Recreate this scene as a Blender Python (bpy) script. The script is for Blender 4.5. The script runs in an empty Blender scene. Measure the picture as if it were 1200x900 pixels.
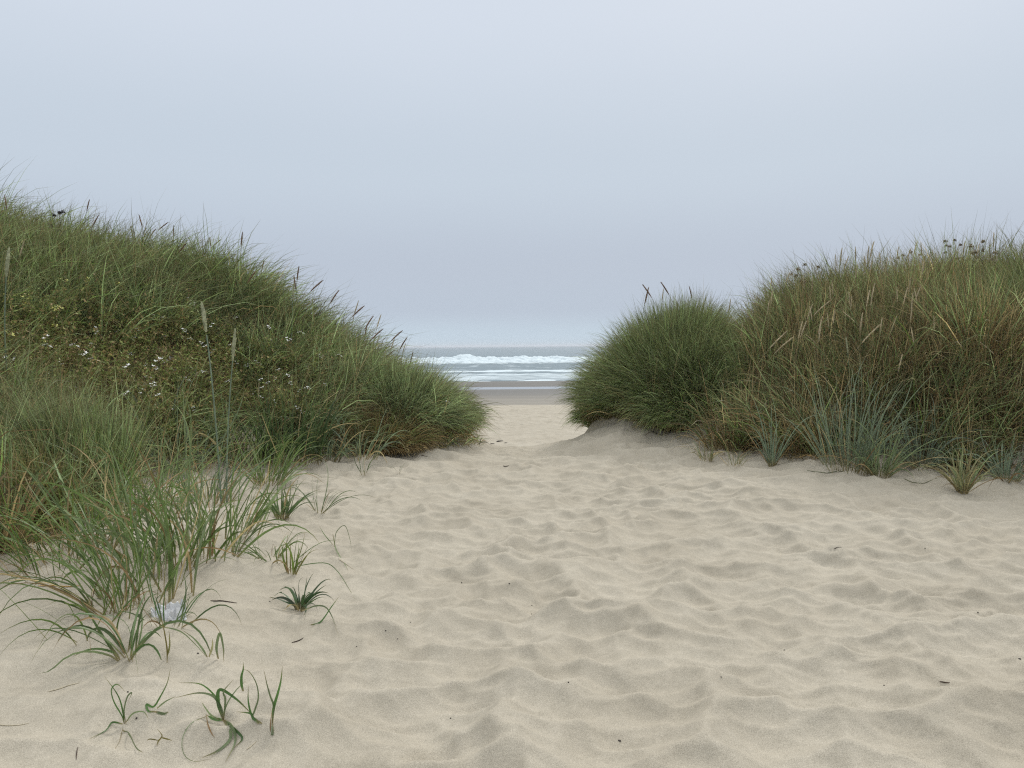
import bpy, math
import numpy as np
from mathutils import Matrix, Vector, Euler

rng = np.random.default_rng(7)
sc = bpy.context.scene
COL = sc.collection
F = 901.0
CAM_H = 1.6
PITCH = math.radians(2.82)
ROLL = math.radians(-0.5)

# ------------------------------------------------------------------ camera
cam_d = bpy.data.cameras.new('camera')
cam_d.sensor_width = 36.0
cam_d.lens = F / 1200 * 36
cam_d.clip_start = 0.05
cam_d.clip_end = 60000
cam = bpy.data.objects.new('camera', cam_d)
COL.objects.link(cam)
CM = Matrix.Translation((0, 0, CAM_H)) @ Matrix.Rotation(math.pi / 2 - PITCH, 4, 'X') @ Matrix.Rotation(ROLL, 4, 'Z')
cam.matrix_world = CM
sc.camera = cam
CR = np.array(CM.to_3x3())

def ray(u, v):
    d = CR @ np.array([(u - 600) / F, (450 - v) / F, -1.0])
    return d / d[1]                      # scaled so that y advances by 1

# ------------------------------------------------------------------ noise helpers
def _hash(ix, iy, s=0):
    n = (ix.astype(np.int64) * 374761393 + iy.astype(np.int64) * 668265263 + s * 974634777) & 0x7fffffff
    n = ((n ^ (n >> 13)) * 1274126177) & 0x7fffffff
    n = n ^ (n >> 16)
    return (n & 0xffffff) / float(0xffffff)

def vnoise(x, y, s=0):
    x = np.asarray(x, float); y = np.asarray(y, float)
    ix = np.floor(x); iy = np.floor(y)
    fx = x - ix; fy = y - iy
    fx = fx * fx * fx * (fx * (fx * 6 - 15) + 10); fy = fy * fy * fy * (fy * (fy * 6 - 15) + 10)
    a = _hash(ix, iy, s); b = _hash(ix + 1, iy, s); c = _hash(ix, iy + 1, s); d = _hash(ix + 1, iy + 1, s)
    return (a + (b - a) * fx) * (1 - fy) + (c + (d - c) * fx) * fy

def fbm(x, y, o=3, s=0):
    t = 0; a = 1.0; n = 0
    for k in range(o):
        t = t + a * vnoise(x * 2 ** k + 17.3 * k, y * 2 ** k - 9.1 * k, s + k); n += a; a *= 0.5
    return t / n                          # 0..1

def sstep(a, b, x):
    t = np.clip((x - a) / (b - a), 0, 1)
    return t * t * (3 - 2 * t)

def pits(x, y, cell, s, k=26.0):
    """wind-softened footprint hollows: smooth minimum of squared distances to scattered points"""
    gx = x / cell; gy = y / cell
    ix = np.floor(gx); iy = np.floor(gy)
    ds = []
    for ox in (-1, 0, 1):
        for oy in (-1, 0, 1):
            cx = ix + ox; cy = iy + oy
            px = cx + 0.08 + 0.84 * _hash(cx, cy, s); py = cy + 0.08 + 0.84 * _hash(cx, cy, s + 1)
            w = 0.85 + 0.5 * _hash(cx, cy, s + 2)
            off = 0.07 * (_hash(cx, cy, s + 3) - 0.5)
            dy = gy - py; dy = np.where(dy > 0, dy * .72, dy * 1.55)     # gentle far side, steep near side
            d2 = ((gx - px) ** 2 + dy ** 2) * w + off
            ds.append(d2)
    m = ds[0]
    for d2 in ds[1:]: m = np.minimum(m, d2)
    acc = 0
    for d2 in ds: acc = acc + np.exp(-k * np.minimum(d2 - m, 3.0))
    return np.clip(m - np.log(acc) / k, -0.2, 0.75)

# ------------------------------------------------------------------ terrain
LEFT = np.array([(-0.8, 11.9), (-1.4, 11.3), (-2.15, 10.9), (-3.4, 10.0), (-4.45, 8.9), (-4.0, 7.2), (-3.75, 6.2), (-3.55, 5.1),
                 (-3.7, 3.6), (-4.6, 1.5), (-8, -2), (-60, -4), (-60, 24), (-8, 20.5), (-3.6, 18), (-1.9, 15.5), (-1.15, 13.2)])
RIGHT = np.array([(1.6, 12.8), (2.3, 12.05), (3.1, 11.0), (4.2, 9.75), (5.9, 8.95), (9, 8.2), (30, 4), (60, 2), (60, 22),
                  (7, 20), (2.9, 17.6), (1.75, 15.2), (1.3, 13.8)])

def sdf(x, y, P):
    """distance to a closed outline, positive inside"""
    x = np.asarray(x, float); y = np.asarray(y, float)
    best = np.full(x.shape, 1e9); ins = np.zeros(x.shape, bool)
    n = len(P)
    for i in range(n):
        ax, ay = P[i]; bx, by = P[(i + 1) % n]
        dx = bx - ax; dy = by - ay
        t = np.clip(((x - ax) * dx + (y - ay) * dy) / (dx * dx + dy * dy), 0, 1)
        d = (x - ax - t * dx) ** 2 + (y - ay - t * dy) ** 2
        best = np.minimum(best, d)
        c = ((ay > y) != (by > y)) & (x < (bx - ax) * (y - ay) / ((by - ay) + 1e-12) + ax)
        ins ^= c
    d = np.sqrt(best)
    return np.where(ins, d, -d)

def base_profile(y):
    ys = [-4000, 0, 9, 12.0, 13.2, 16, 19, 24, 44, 60, 74, 78, 80.5, 84, 90, 100, 125, 180, 400, 9000]
    zs = [0, 0, 0.0, 0.02, -0.08, -0.75, -1.25, -1.48, -1.83, -2.25, -2.68, -2.77, -2.86, -2.76, -2.72, -3.0, -3.7, -5, -9, -60]
    return np.interp(y, ys, zs)

def macro(x, y):
    z = base_profile(y + 0.5 * (vnoise(x * 0.05 + 9, y * 0.02, 5) - 0.5) * sstep(20, 80, y) * 3)
    dl = sdf(x, y, LEFT) + 0.35 * (vnoise(x * 0.9, y * 0.9, 11) - 0.5)
    dr = sdf(x, y, RIGHT) + 0.3 * (vnoise(x * 0.9, y * 0.9, 12) - 0.5)
    hl = np.where(dl > 0, 3.9 * (1 - np.exp(-np.maximum(dl, 0) * 0.165)) + .16 + .17 * np.clip(dl - 2.0, 0, 7), 0.16 * np.exp(np.minimum(dl, 0) / 0.55))
    Ar = np.interp(x, [2.2, 3.4, 4.2, 5.5, 8, 12], [1.75, 1.62, 1.66, 1.74, 1.9, 2.1])
    dip = .92 * np.exp(-((x - 3.75 - (y - 13) * .28) / .42) ** 2)
    hr = np.where(dr > 0, (Ar - dip) * (1 - np.exp(-np.maximum(dr, 0) * 0.85)) + .26, 0.26 * np.exp(np.minimum(dr, 0) / 0.55))
    z = np.where((y > 12), z * (1 - np.clip(np.maximum(dl, dr), 0, 1)), z)
    hl = hl + .34 * np.exp(-((x + 5.0) / 2.2) ** 2) * sstep(1.0, 3.0, dl)
    z = z + hl + hr
    # the sand bank at the lower left, and broad swells of the path
    z = z + 0.22 * np.exp(-((x + 2.6) / 1.0) ** 2 - ((y - 5.4) / 1.9) ** 2)
    # mound under the right clump, falling to the gap
    z = z + 0.22 * np.exp(-((x - 1.75) / 0.7) ** 2 - ((y - 12.3) / 0.7) ** 2)
    z = z - 0.17 * np.exp(-((x - 0.2) / 1.0) ** 2 - ((y - 12.2) / 1.6) ** 2)
    z = z + (fbm(x * 0.35, y * 0.35, 2, 21) - 0.5) * 0.16 * (1 - sstep(12, 20, y)) * (1 - sstep(0, .6, np.maximum(dl, dr)))
    return z, dl, dr

# little hummocks of sand held by the shoots
MOUNDS = [(u, v) for u, v in [(146, 852), (182, 838), (262, 846), (297, 848), (319, 850), (150, 770), (352, 716), (330, 608), (318, 655), (375, 600), (1128, 577), (903, 527), (172, 690), (243, 772), (268, 622), (232, 646)]]
MOUNDS = [((u - 600) / F * (1.6 * F / (v - 405.6)), 1.6 * F / (v - 405.6), .022 + .012 * ((k * 7) % 3)) for k, (u, v) in enumerate(MOUNDS)]
def mounds(x, y):
    z = 0
    for mx, my, h in MOUNDS:
        z = z + h * np.exp(-(((x - mx) / .16) ** 2 + ((y - my) / .2) ** 2)) * (.7 + .6 * vnoise(x * 14, y * 14, 5))
    return z

def ground_full(x, y):
    x = np.asarray(x, float); y = np.asarray(y, float)
    z, dl, dr = macro(x, y)
    d = np.maximum(dl, dr)
    wx = x + 0.26 * (fbm(x * 1.6, y * 1.6, 3, 31) - 0.5); wy = y + 0.26 * (fbm(x * 1.6, y * 1.6, 3, 35) - 0.5)
    amp = (1 - 0.85 * sstep(-0.4, 0.15, d)) * (1 - 0.45 * sstep(12, 14, y)) * (1 - sstep(40, 46, y))
    amp = amp * (0.72 + 0.38 * vnoise(x * 0.6, y * 0.6, 40))
    left_calm = np.exp(-((x + 2.2) / 0.9) ** 2 - ((y - 4.2) / 1.7) ** 2)
    amp = amp * (1 - 0.7 * left_calm)
    p1 = pits(wx * .80, wy * 1.02, 0.33, 50, 75)
    p2 = pits(wx * 1.1 + 3.1 + .3 * wy, wy * 1.25, 0.22, 60, 40)
    p3 = pits(wx * 0.8 + 0.35 * wy, wy, 0.72, 70, 40)
    cone = lambda q: .6 * q + .40 * np.sqrt(np.maximum(q + .035, .0)) - .1
    p = cone(p1) * 0.105 + cone(p2) * 0.034 + cone(p3) * 0.026
    # ripples left by the wind on the ridges
    rp = np.sin((wy * 0.9 + wx * 0.45 + 0.6 * fbm(x * 1.7, y * 1.7, 2, 80)) * 2 * math.pi / 0.085)
    rm = sstep(0.5, 0.75, vnoise(x * 0.8 + 4, y * 0.8, 90)) * sstep(0.5, 2.2, x)
    p = p + rp * 0.0022 * rm
    p = p + (fbm(x * 14, y * 14, 2, 95) - 0.5) * 0.004
    return z + (p * 1.55 - 0.088) * amp + mounds(x, y), d

def gz(x, y):
    return float(ground_full(np.array([x]), np.array([y]))[0][0])

def place(u, v, y0=2.0, y1=40.0):
    d = ray(u, v)
    ys = np.arange(y0, y1, 0.01)
    xs = d[0] * ys; zs = CAM_H + d[2] * ys
    g = ground_full(xs, ys)[0]
    h = np.nonzero(zs <= g)[0]
    i = h[0] if len(h) else len(ys) - 1
    return np.array([xs[i], ys[i], g[i]])

# macro lookup for keeping leaves above the ground
GX0, GX1, GY0, GY1, GS = -16.0, 16.0, 1.0, 24.0, 0.08
_gx = np.arange(GX0, GX1 + GS, GS); _gy = np.arange(GY0, GY1 + GS, GS)
_mx, _my = np.meshgrid(_gx, _gy)
GRID = macro(_mx, _my)[0]

def gfast(x, y):
    fx = np.clip((x - GX0) / GS, 0, len(_gx) - 1.001); fy = np.clip((y - GY0) / GS, 0, len(_gy) - 1.001)
    ix = fx.astype(int); iy = fy.astype(int); fx = fx - ix; fy = fy - iy
    return (GRID[iy, ix] * (1 - fx) + GRID[iy, ix + 1] * fx) * (1 - fy) + (GRID[iy + 1, ix] * (1 - fx) + GRID[iy + 1, ix + 1] * fx) * fy

# ------------------------------------------------------------------ mesh helpers
def np_mesh(name, V, Q, smooth=True, attrs=None, colors=None):
    me = bpy.data.meshes.new(name)
    V = np.ascontiguousarray(V, np.float32); Q = np.ascontiguousarray(Q, np.int32)
    k = Q.shape[1]
    me.vertices.add(len(V)); me.vertices.foreach_set('co', V.ravel())
    me.loops.add(Q.size); me.loops.foreach_set('vertex_index', Q.ravel())
    me.polygons.add(len(Q)); me.polygons.foreach_set('loop_start', np.arange(0, Q.size, k, dtype=np.int32))
    me.polygons.foreach_set('use_smooth', np.full(len(Q), smooth))
    for n, a in (attrs or {}).items():
        at = me.attributes.new(n, 'FLOAT', 'POINT'); at.data.foreach_set('value', np.ascontiguousarray(a, np.float32).ravel())
    if colors is not None:
        at = me.color_attributes.new('tint', 'FLOAT_COLOR', 'POINT')
        c = np.ones((len(V), 4), np.float32); c[:, :3] = colors
        at.data.foreach_set('color', c.ravel())
    me.update(calc_edges=True); me.validate()
    return me

def add(name, me, mat=None, parent=None, loc=None):
    o = bpy.data.objects.new(name, me); COL.objects.link(o)
    if mat is not None and not me.materials: me.materials.append(mat)
    if parent is not None: o.parent = parent
    if loc is not None: o.location = loc
    return o

def thing(name, label, cat, loc=(0, 0, 0), group=None):
    o = bpy.data.objects.new(name, None); COL.objects.link(o); o.empty_display_size = 0.1
    o.location = loc
    tag(o, label, cat, group)
    return o

def tag(o, label=None, cat=None, group=None, kind=None):
    if label: o['label'] = label
    if cat: o['category'] = cat
    if group: o['group'] = group
    if kind: o['kind'] = kind
    return o

def copy_tree(src, label=None, loc=None, rotz=None, scale=None):
    r = src.copy(); COL.objects.link(r)
    for ch in src.children:
        c = ch.copy(); COL.objects.link(c); c.parent = r
        for g in ch.children:
            e = g.copy(); COL.objects.link(e); e.parent = c
    if label: r['label'] = label
    if loc is not None: r.location = loc
    if rotz is not None: r.rotation_euler = (0, 0, rotz)
    if scale is not None: r.scale = (scale, scale, scale) if np.isscalar(scale) else scale
    return r

def sheet(xs, ys):
    X, Y = np.meshgrid(xs, ys)
    nx, ny = len(xs), len(ys)
    i = np.arange(nx * ny).reshape(ny, nx)
    Q = np.stack([i[:-1, :-1], i[:-1, 1:], i[1:, 1:], i[1:, :-1]], -1).reshape(-1, 4)
    return X.ravel(), Y.ravel(), Q

def spaced(pieces, tail_to, growth=1.12, head_to=None):
    out = [np.arange(a, b, s) for a, b, s in pieces]
    a = np.concatenate(out); s = pieces[-1][2]; t = [pieces[-1][1]]
    while t[-1] < tail_to:
        s *= growth; t.append(t[-1] + s)
    a = np.concatenate([a, t])
    if head_to is not None:
        s = pieces[0][2]; h = [a[0]]
        while h[-1] > head_to:
            s *= growth; h.append(h[-1] - s)
        a = np.concatenate([np.array(h[1:])[::-1], a])
    return a

# ------------------------------------------------------------------ materials
def mat_new(name):
    m = bpy.data.materials.new(name); m.use_nodes = True
    nt = m.node_tree; nt.nodes.clear()
    return m, nt, nt.nodes, nt.links

def N(nodes, t, **kw):
    n = nodes.new(t)
    for k, v in kw.items():
        if k.startswith('i_'): n.inputs[k[2:].replace('_', ' ')].default_value = v
        else: setattr(n, k, v)
    return n

def leaf_material(name, rough=0.5, trans=0.25, spec=0.35, var=0.35, scale=6.0):
    m, nt, n, l = mat_new(name)
    out = N(n, 'ShaderNodeOutputMaterial')
    at = N(n, 'ShaderNodeAttribute', attribute_name='tint')
    geo = N(n, 'ShaderNodeNewGeometry')
    nz = N(n, 'ShaderNodeTexNoise'); nz.inputs['Scale'].default_value = scale; nz.inputs['Detail'].default_value = 3
    l.new(geo.outputs['Position'], nz.inputs['Vector'])
    mr = N(n, 'ShaderNodeMapRange'); mr.inputs['To Min'].default_value = 1 - var; mr.inputs['To Max'].default_value = 1 + var
    mr.inputs['From Min'].default_value = 0.25; mr.inputs['From Max'].default_value = 0.75
    l.new(nz.outputs['Fac'], mr.inputs['Value'])
    mul = N(n, 'ShaderNodeVectorMath', operation='SCALE')
    l.new(at.outputs['Color'], mul.inputs[0]); l.new(mr.outputs['Result'], mul.inputs['Scale'])
    p = N(n, 'ShaderNodeBsdfPrincipled'); p.inputs['Roughness'].default_value = rough
    p.inputs['Specular IOR Level'].default_value = spec
    l.new(mul.outputs['Vector'], p.inputs['Base Color'])
    tr = N(n, 'ShaderNodeBsdfTranslucent'); l.new(mul.outputs['Vector'], tr.inputs['Color'])
    mx = N(n, 'ShaderNodeMixShader'); mx.inputs['Fac'].default_value = trans
    l.new(p.outputs['BSDF'], mx.inputs[1]); l.new(tr.outputs['BSDF'], mx.inputs[2])
    l.new(mx.outputs['Shader'], out.inputs['Surface'])
    return m

M_GRASS = leaf_material('marram_leaf', 0.5, 0.25, 0.22, 0.3, 3.0)
M_LEAF = leaf_material('broad_leaf', 0.42, 0.3, 0.35, 0.3, 14.0)
M_DRY = leaf_material('dry_leaf', 0.7, 0.15, 0.2, 0.3, 14.0)

def simple_material(name, col, rough=0.7, var=0.3, scale=40.0, bump=0.0, spec=0.3):
    m, nt, n, l = mat_new(name)
    out = N(n, 'ShaderNodeOutputMaterial'); p = N(n, 'ShaderNodeBsdfPrincipled')
    tc = N(n, 'ShaderNodeTexCoord'); nz = N(n, 'ShaderNodeTexNoise')
    nz.inputs['Scale'].default_value = scale; nz.inputs['Detail'].default_value = 4
    l.new(tc.outputs['Object'], nz.inputs['Vector'])
    cr = N(n, 'ShaderNodeValToRGB'); cr.color_ramp.elements[0].position = 0.3; cr.color_ramp.elements[1].position = 0.7
    cr.color_ramp.elements[0].color = (*[c * (1 - var) for c in col], 1); cr.color_ramp.elements[1].color = (*[min(1, c * (1 + var)) for c in col], 1)
    l.new(nz.outputs['Fac'], cr.inputs['Fac']); l.new(cr.outputs['Color'], p.inputs['Base Color'])
    p.inputs['Roughness'].default_value = rough; p.inputs['Specular IOR Level'].default_value = spec
    if bump:
        b = N(n, 'ShaderNodeBump'); b.inputs['Strength'].default_value = bump; b.inputs['Distance'].default_value = 0.005
        l.new(nz.outputs['Fac'], b.inputs['Height']); l.new(b.outputs['Normal'], p.inputs['Normal'])
    l.new(p.outputs['BSDF'], out.inputs['Surface'])
    return m

def sand_material():
    m, nt, n, l = mat_new('sand')
    out = N(n, 'ShaderNodeOutputMaterial'); p = N(n, 'ShaderNodeBsdfPrincipled')
    geo = N(n, 'ShaderNodeNewGeometry')
    wet = N(n, 'ShaderNodeAttribute', attribute_name='wet')
    veg = N(n, 'ShaderNodeAttribute', attribute_name='veg')
    far = N(n, 'ShaderNodeAttribute', attribute_name='far')
    n1 = N(n, 'ShaderNodeTexNoise'); n1.inputs['Scale'].default_value = 1.1; n1.inputs['Detail'].default_value = 5; n1.inputs['Roughness'].default_value = .6
    n2 = N(n, 'ShaderNodeTexNoise'); n2.inputs['Scale'].default_value = 260; n2.inputs['Detail'].default_value = 3; n2.inputs['Roughness'].default_value = .8
    n3 = N(n, 'ShaderNodeTexNoise'); n3.inputs['Scale'].default_value = 24; n3.inputs['Detail'].default_value = 6; n3.inputs['Roughness'].default_value = .7
    for q in (n1, n2, n3): l.new(geo.outputs['Position'], q.inputs['Vector'])
    r1 = N(n, 'ShaderNodeValToRGB'); e = r1.color_ramp.elements
    e[0].position = .3; e[0].color = (.385, .346, .270, 1); e[1].position = .7; e[1].color = (.460, .420, .337, 1)
    l.new(n1.outputs['Fac'], r1.inputs['Fac'])
    # single dark and pale grains
    r2 = N(n, 'ShaderNodeValToRGB'); e = r2.color_ramp.elements
    e[0].position = .34; e[0].color = (.60, .59, .58, 1); e[1].position = .66; e[1].color = (1.18, 1.18, 1.19, 1)
    l.new(n2.outputs['Fac'], r2.inputs['Fac'])
    r3 = N(n, 'ShaderNodeValToRGB'); e = r3.color_ramp.elements
    e[0].position = .35; e[0].color = (.93, .93, .92, 1); e[1].position = .65; e[1].color = (1.05, 1.05, 1.05, 1)
    l.new(n3.outputs['Fac'], r3.inputs['Fac'])
    m1 = N(n, 'ShaderNodeMix', data_type='RGBA', blend_type='MULTIPLY'); m1.inputs[0].default_value = 1
    l.new(r1.outputs['Color'], m1.inputs[6]); l.new(r2.outputs['Color'], m1.inputs[7])
    m2 = N(n, 'ShaderNodeMix', data_type='RGBA', blend_type='MULTIPLY'); m2.inputs[0].default_value = 1
    l.new(m1.outputs[2], m2.inputs[6]); l.new(r3.outputs['Color'], m2.inputs[7])
    # the flat beach: trampled sand, coarser tone
    vb = N(n, 'ShaderNodeTexVoronoi'); vb.inputs['Scale'].default_value = 2.3
    l.new(geo.outputs['Position'], vb.inputs['Vector'])
    # litter of dead leaves between the stems
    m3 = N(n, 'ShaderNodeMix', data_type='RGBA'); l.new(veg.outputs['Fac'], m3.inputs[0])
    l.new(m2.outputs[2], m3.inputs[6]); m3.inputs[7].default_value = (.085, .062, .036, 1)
    # water-logged sand
    n4 = N(n, 'ShaderNodeTexNoise'); n4.inputs['Scale'].default_value = .35; n4.inputs['Detail'].default_value = 4
    mp = N(n, 'ShaderNodeMapping'); mp.inputs['Scale'].default_value = (.12, 1, 1)
    l.new(geo.outputs['Position'], mp.inputs['Vector']); l.new(mp.outputs['Vector'], n4.inputs['Vector'])
    r4 = N(n, 'ShaderNodeValToRGB'); e = r4.color_ramp.elements
    e[0].position = .35; e[0].color = (.070, .063, .050, 1); e[1].position = .65; e[1].color = (.115, .103, .082, 1)
    l.new(n4.outputs['Fac'], r4.inputs['Fac'])
    m4 = N(n, 'ShaderNodeMix', data_type='RGBA'); l.new(wet.outputs['Fac'], m4.inputs[0])
    l.new(m3.outputs[2], m4.inputs[6]); l.new(r4.outputs['Color'], m4.inputs[7])
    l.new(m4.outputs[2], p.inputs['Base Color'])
    rr = N(n, 'ShaderNodeMapRange'); rr.inputs['To Min'].default_value = .95; rr.inputs['To Max'].default_value = .5
    l.new(wet.outputs['Fac'], rr.inputs['Value']); l.new(rr.outputs['Result'], p.inputs['Roughness'])
    p.inputs['Specular IOR Level'].default_value = .25
    b1 = N(n, 'ShaderNodeBump'); b1.inputs['Strength'].default_value = .35; b1.inputs['Distance'].default_value = .002
    l.new(n2.outputs['Fac'], b1.inputs['Height'])
    b2 = N(n, 'ShaderNodeBump'); b2.inputs['Strength'].default_value = .5; b2.inputs['Distance'].default_value = .006
    l.new(n3.outputs['Fac'], b2.inputs['Height']); l.new(b1.outputs['Normal'], b2.inputs['Normal'])
    b3 = N(n, 'ShaderNodeBump'); b3.inputs['Distance'].default_value = .09
    l.new(vb.outputs['Distance'], b3.inputs['Height']); l.new(b2.outputs['Normal'], b3.inputs['Normal'])
    l.new(far.outputs['Fac'], b3.inputs['Strength'])
    l.new(b3.outputs['Normal'], p.inputs['Normal'])
    l.new(p.outputs['BSDF'], out.inputs['Surface'])
    return m

# ------------------------------------------------------------------ ground
xs = spaced([(-8.2, 8.2, 0.022)], 4500, 1.16, -4500)
ys = spaced([(1.8, 5.0, 0.016), (5.0, 9.0, 0.022), (9.0, 14, 0.035), (14, 22, .08), (22, 46, .11), (46, 112, .35)], 4500, 1.16, -3000)
X, Y, Q = sheet(xs, ys)
Z = np.empty_like(X); D = np.empty_like(X)
for i in range(0, len(X), 200000):
    Z[i:i + 200000], D[i:i + 200000] = ground_full(X[i:i + 200000], Y[i:i + 200000])
edge = 45 + 1.2 * (fbm(X * .12, X * 0, 3, 3) - .5) + .5 * (fbm(X * .9, Y * .4, 2, 9) - .5)
wet = 0.62 * sstep(0, 1.2, Y - edge) + .25 * np.exp(-((Y - edge - .3) / .35) ** 2) + 0.36 * sstep(48, 66, Y + 5 * (fbm(X * .05, Y * .2, 3, 8) - .5))
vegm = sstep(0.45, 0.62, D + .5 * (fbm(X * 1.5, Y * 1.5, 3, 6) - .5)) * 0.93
farm = sstep(13, 19, Y) * (1 - sstep(43, 46, Y)) * .8
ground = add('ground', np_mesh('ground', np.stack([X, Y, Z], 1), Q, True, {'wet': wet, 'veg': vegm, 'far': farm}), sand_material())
tag(ground, 'pale beach sand path dimpled by old footprints', kind='structure')

# ------------------------------------------------------------------ sea
SEA_Z = -3.0
def sea_z(x, y):
    yw = y + 3.0 * (fbm(x * .012, y * 0 + .5, 3, 101) - .5) * 2
    z = np.zeros_like(x); foam = np.zeros_like(x)
    # swells further out
    for lam, a, sd in ((34, .16, 1), (19, .10, 2), (9, .05, 3)):
        z += a * np.sin(2 * math.pi * (y + 14 * fbm(x * .01, y * .01, 2, 110 + sd)) / lam + sd) * sstep(110, 150, y) * (1 - sstep(1200, 3000, y))
    z += (fbm(x * .35, y * .9, 3, 120) - .5) * .22 * (1 - sstep(600, 1500, y)) * sstep(102, 120, y)
    # the big breaker with its white front
    amp = 1.0 + .5 * (fbm(x * .035 + 3, x * 0, 3, 130) - .4) + .75 * np.exp(-((x + 13) / 3.0) ** 2)
    t = yw - 208
    prof = np.where(t < 0, np.exp(-(t / 6.0) ** 2), np.exp(-(t / 4.0) ** 2))
    z += 1.35 * amp * prof
    tur = fbm(x * .8, y * .8, 4, 140)
    rough = sstep(190, 200, yw) * (1 - sstep(211, 214, yw))
    z += rough * (tur - .35) * 1.3
    foam = np.maximum(foam, rough * (.35 + 1.1 * tur))
    # unbroken green swell in front of it
    z += 0.75 * np.exp(-((yw - 168 + 3 * np.sin(x * .05)) / 5.0) ** 2) * (.5 + .8 * vnoise(x * .05, x * 0, 150))
    # foam streaks behind the front
    st = fbm(x * .25, y * 1.1, 4, 160)
    foam = np.maximum(foam, sstep(.52, .66, st) * sstep(174, 196, yw) * (1 - sstep(192, 205, yw)) * .55)
    foam = np.maximum(foam, sstep(.58, .72, st) * .55 * sstep(104, 112, y) * (1 - sstep(155, 190, y)))
    # small inner breaker
    w = 133 + 3.5 * (fbm(x * .03, x * 0, 3, 170) - .5) * 2
    t = y - w
    z += .34 * np.exp(-(t / 1.6) ** 2) * (.6 + .8 * vnoise(x * .15, x * 0, 171))
    f2 = np.exp(-((t + .6) / 1.5) ** 2) * (.5 + .9 * fbm(x * .4, y, 3, 172)); foam = np.maximum(foam, f2 * .95)
    foam = np.maximum(foam, (.34 + .34 * fbm(x * .12, y * .5, 4, 173)) * sstep(102, 106, y) * (1 - sstep(124, 134, y)))
    z += (fbm(x, y, 3, 174) - .4) * .12 * np.clip(foam, 0, 1)
    # swash edge
    e = 101.5 + 1.6 * (fbm(x * .03, x * 0, 3, 180) - .5) * 2
    foam = np.maximum(foam, sstep(.35, .5, fbm(x * .3, y, 3, 181)) * np.exp(-((y - e) / 2.4) ** 2))
    z = z * sstep(99, 106, y) + .02 * sstep(0, 2, y - e)
    z = z - .5 * (1 - sstep(-1.5, .5, y - e))
    return SEA_Z + z, np.clip(foam, 0, 1)

def water_material():
    m, nt, n, l = mat_new('sea_water')
    out = N(n, 'ShaderNodeOutputMaterial'); p = N(n, 'ShaderNodeBsdfPrincipled')
    geo = N(n, 'ShaderNodeNewGeometry'); fo = N(n, 'ShaderNodeAttribute', attribute_name='foam')
    p.inputs['IOR'].default_value = 1.33
    mp = N(n, 'ShaderNodeMapping'); mp.inputs['Scale'].default_value = (.35, 1, 1)
    nz = N(n, 'ShaderNodeTexNoise'); nz.inputs['Scale'].default_value = .9; nz.inputs['Detail'].default_value = 6
    l.new(geo.outputs['Position'], mp.inputs['Vector']); l.new(mp.outputs['Vector'], nz.inputs['Vector'])
    mth = N(n, 'ShaderNodeMath', operation='MULTIPLY_ADD'); l.new(nz.outputs['Fac'], mth.inputs[0]); mth.inputs[1].default_value = .8; 
    l.new(fo.outputs['Fac'], mth.inputs[2])
    mr = N(n, 'ShaderNodeMapRange'); mr.inputs['From Min'].default_value = .72; mr.inputs['From Max'].default_value = 1.05
    l.new(mth.outputs['Value'], mr.inputs['Value'])
    mx = N(n, 'ShaderNodeMix', data_type='RGBA'); l.new(mr.outputs['Result'], mx.inputs[0])
    mx.inputs[6].default_value = (.13, .18, .195, 1); mx.inputs[7].default_value = (.56, .64, .67, 1)
    l.new(mx.outputs[2], p.inputs['Base Color'])
    ro = N(n, 'ShaderNodeMapRange'); ro.inputs['To Min'].default_value = .28; ro.inputs['To Max'].default_value = .85
    l.new(mr.outputs['Result'], ro.inputs['Value']); l.new(ro.outputs['Result'], p.inputs['Roughness'])
    b = N(n, 'ShaderNodeBump'); b.inputs['Strength'].default_value = .9; b.inputs['Distance'].default_value = .35
    l.new(nz.outputs['Fac'], b.inputs['Height']); l.new(b.outputs['Normal'], p.inputs['Normal'])
    l.new(p.outputs['BSDF'], out.inputs['Surface'])
    return m

xs = spaced([(-75, 75, .45)], 6000, 1.15, -6000)
ys = spaced([(97, 112, .3), (112, 145, .4), (145, 190, .6), (190, 216, .35), (216, 300, 1.2)], 7000, 1.08)
X, Y, Q = sheet(xs, ys)
Z, FO = sea_z(X, Y)
sea = add('sea', np_mesh('sea', np.stack([X, Y, Z], 1), Q, True, {'foam': FO}), water_material())
tag(sea, 'grey green ocean with white breaking surf', kind='structure')

# shallow water left standing on the wet beach
def pool_material():
    m, nt, n, l = mat_new('standing_water')
    out = N(n, 'ShaderNodeOutputMaterial'); p = N(n, 'ShaderNodeBsdfPrincipled')
    geo = N(n, 'ShaderNodeNewGeometry'); nz = N(n, 'ShaderNodeTexNoise'); nz.inputs['Scale'].default_value = 2.2
    l.new(geo.outputs['Position'], nz.inputs['Vector'])
    b = N(n, 'ShaderNodeBump'); b.inputs['Strength'].default_value = .02; b.inputs['Distance'].default_value = .01
    l.new(nz.outputs['Fac'], b.inputs['Height']); l.new(b.outputs['Normal'], p.inputs['Normal'])
    p.inputs['Base Color'].default_value = (.22, .23, .23, 1); p.inputs['Roughness'].default_value = .05
    p.inputs['IOR'].default_value = 1.33; p.inputs['Specular IOR Level'].default_value = .9
    l.new(p.outputs['BSDF'], out.inputs['Surface'])
    return m
xs = np.arange(-160, 160, 1.0); ys = np.arange(77, 85, .25)
X, Y, Q = sheet(xs, ys)
pool = add('tidal_water', np_mesh('tidal_water', np.stack([X, Y, np.full_like(X, -2.792)], 1), Q, True), pool_material())
tag(pool, 'thin strip of shallow water lying on the wet sand', kind='structure')

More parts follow.
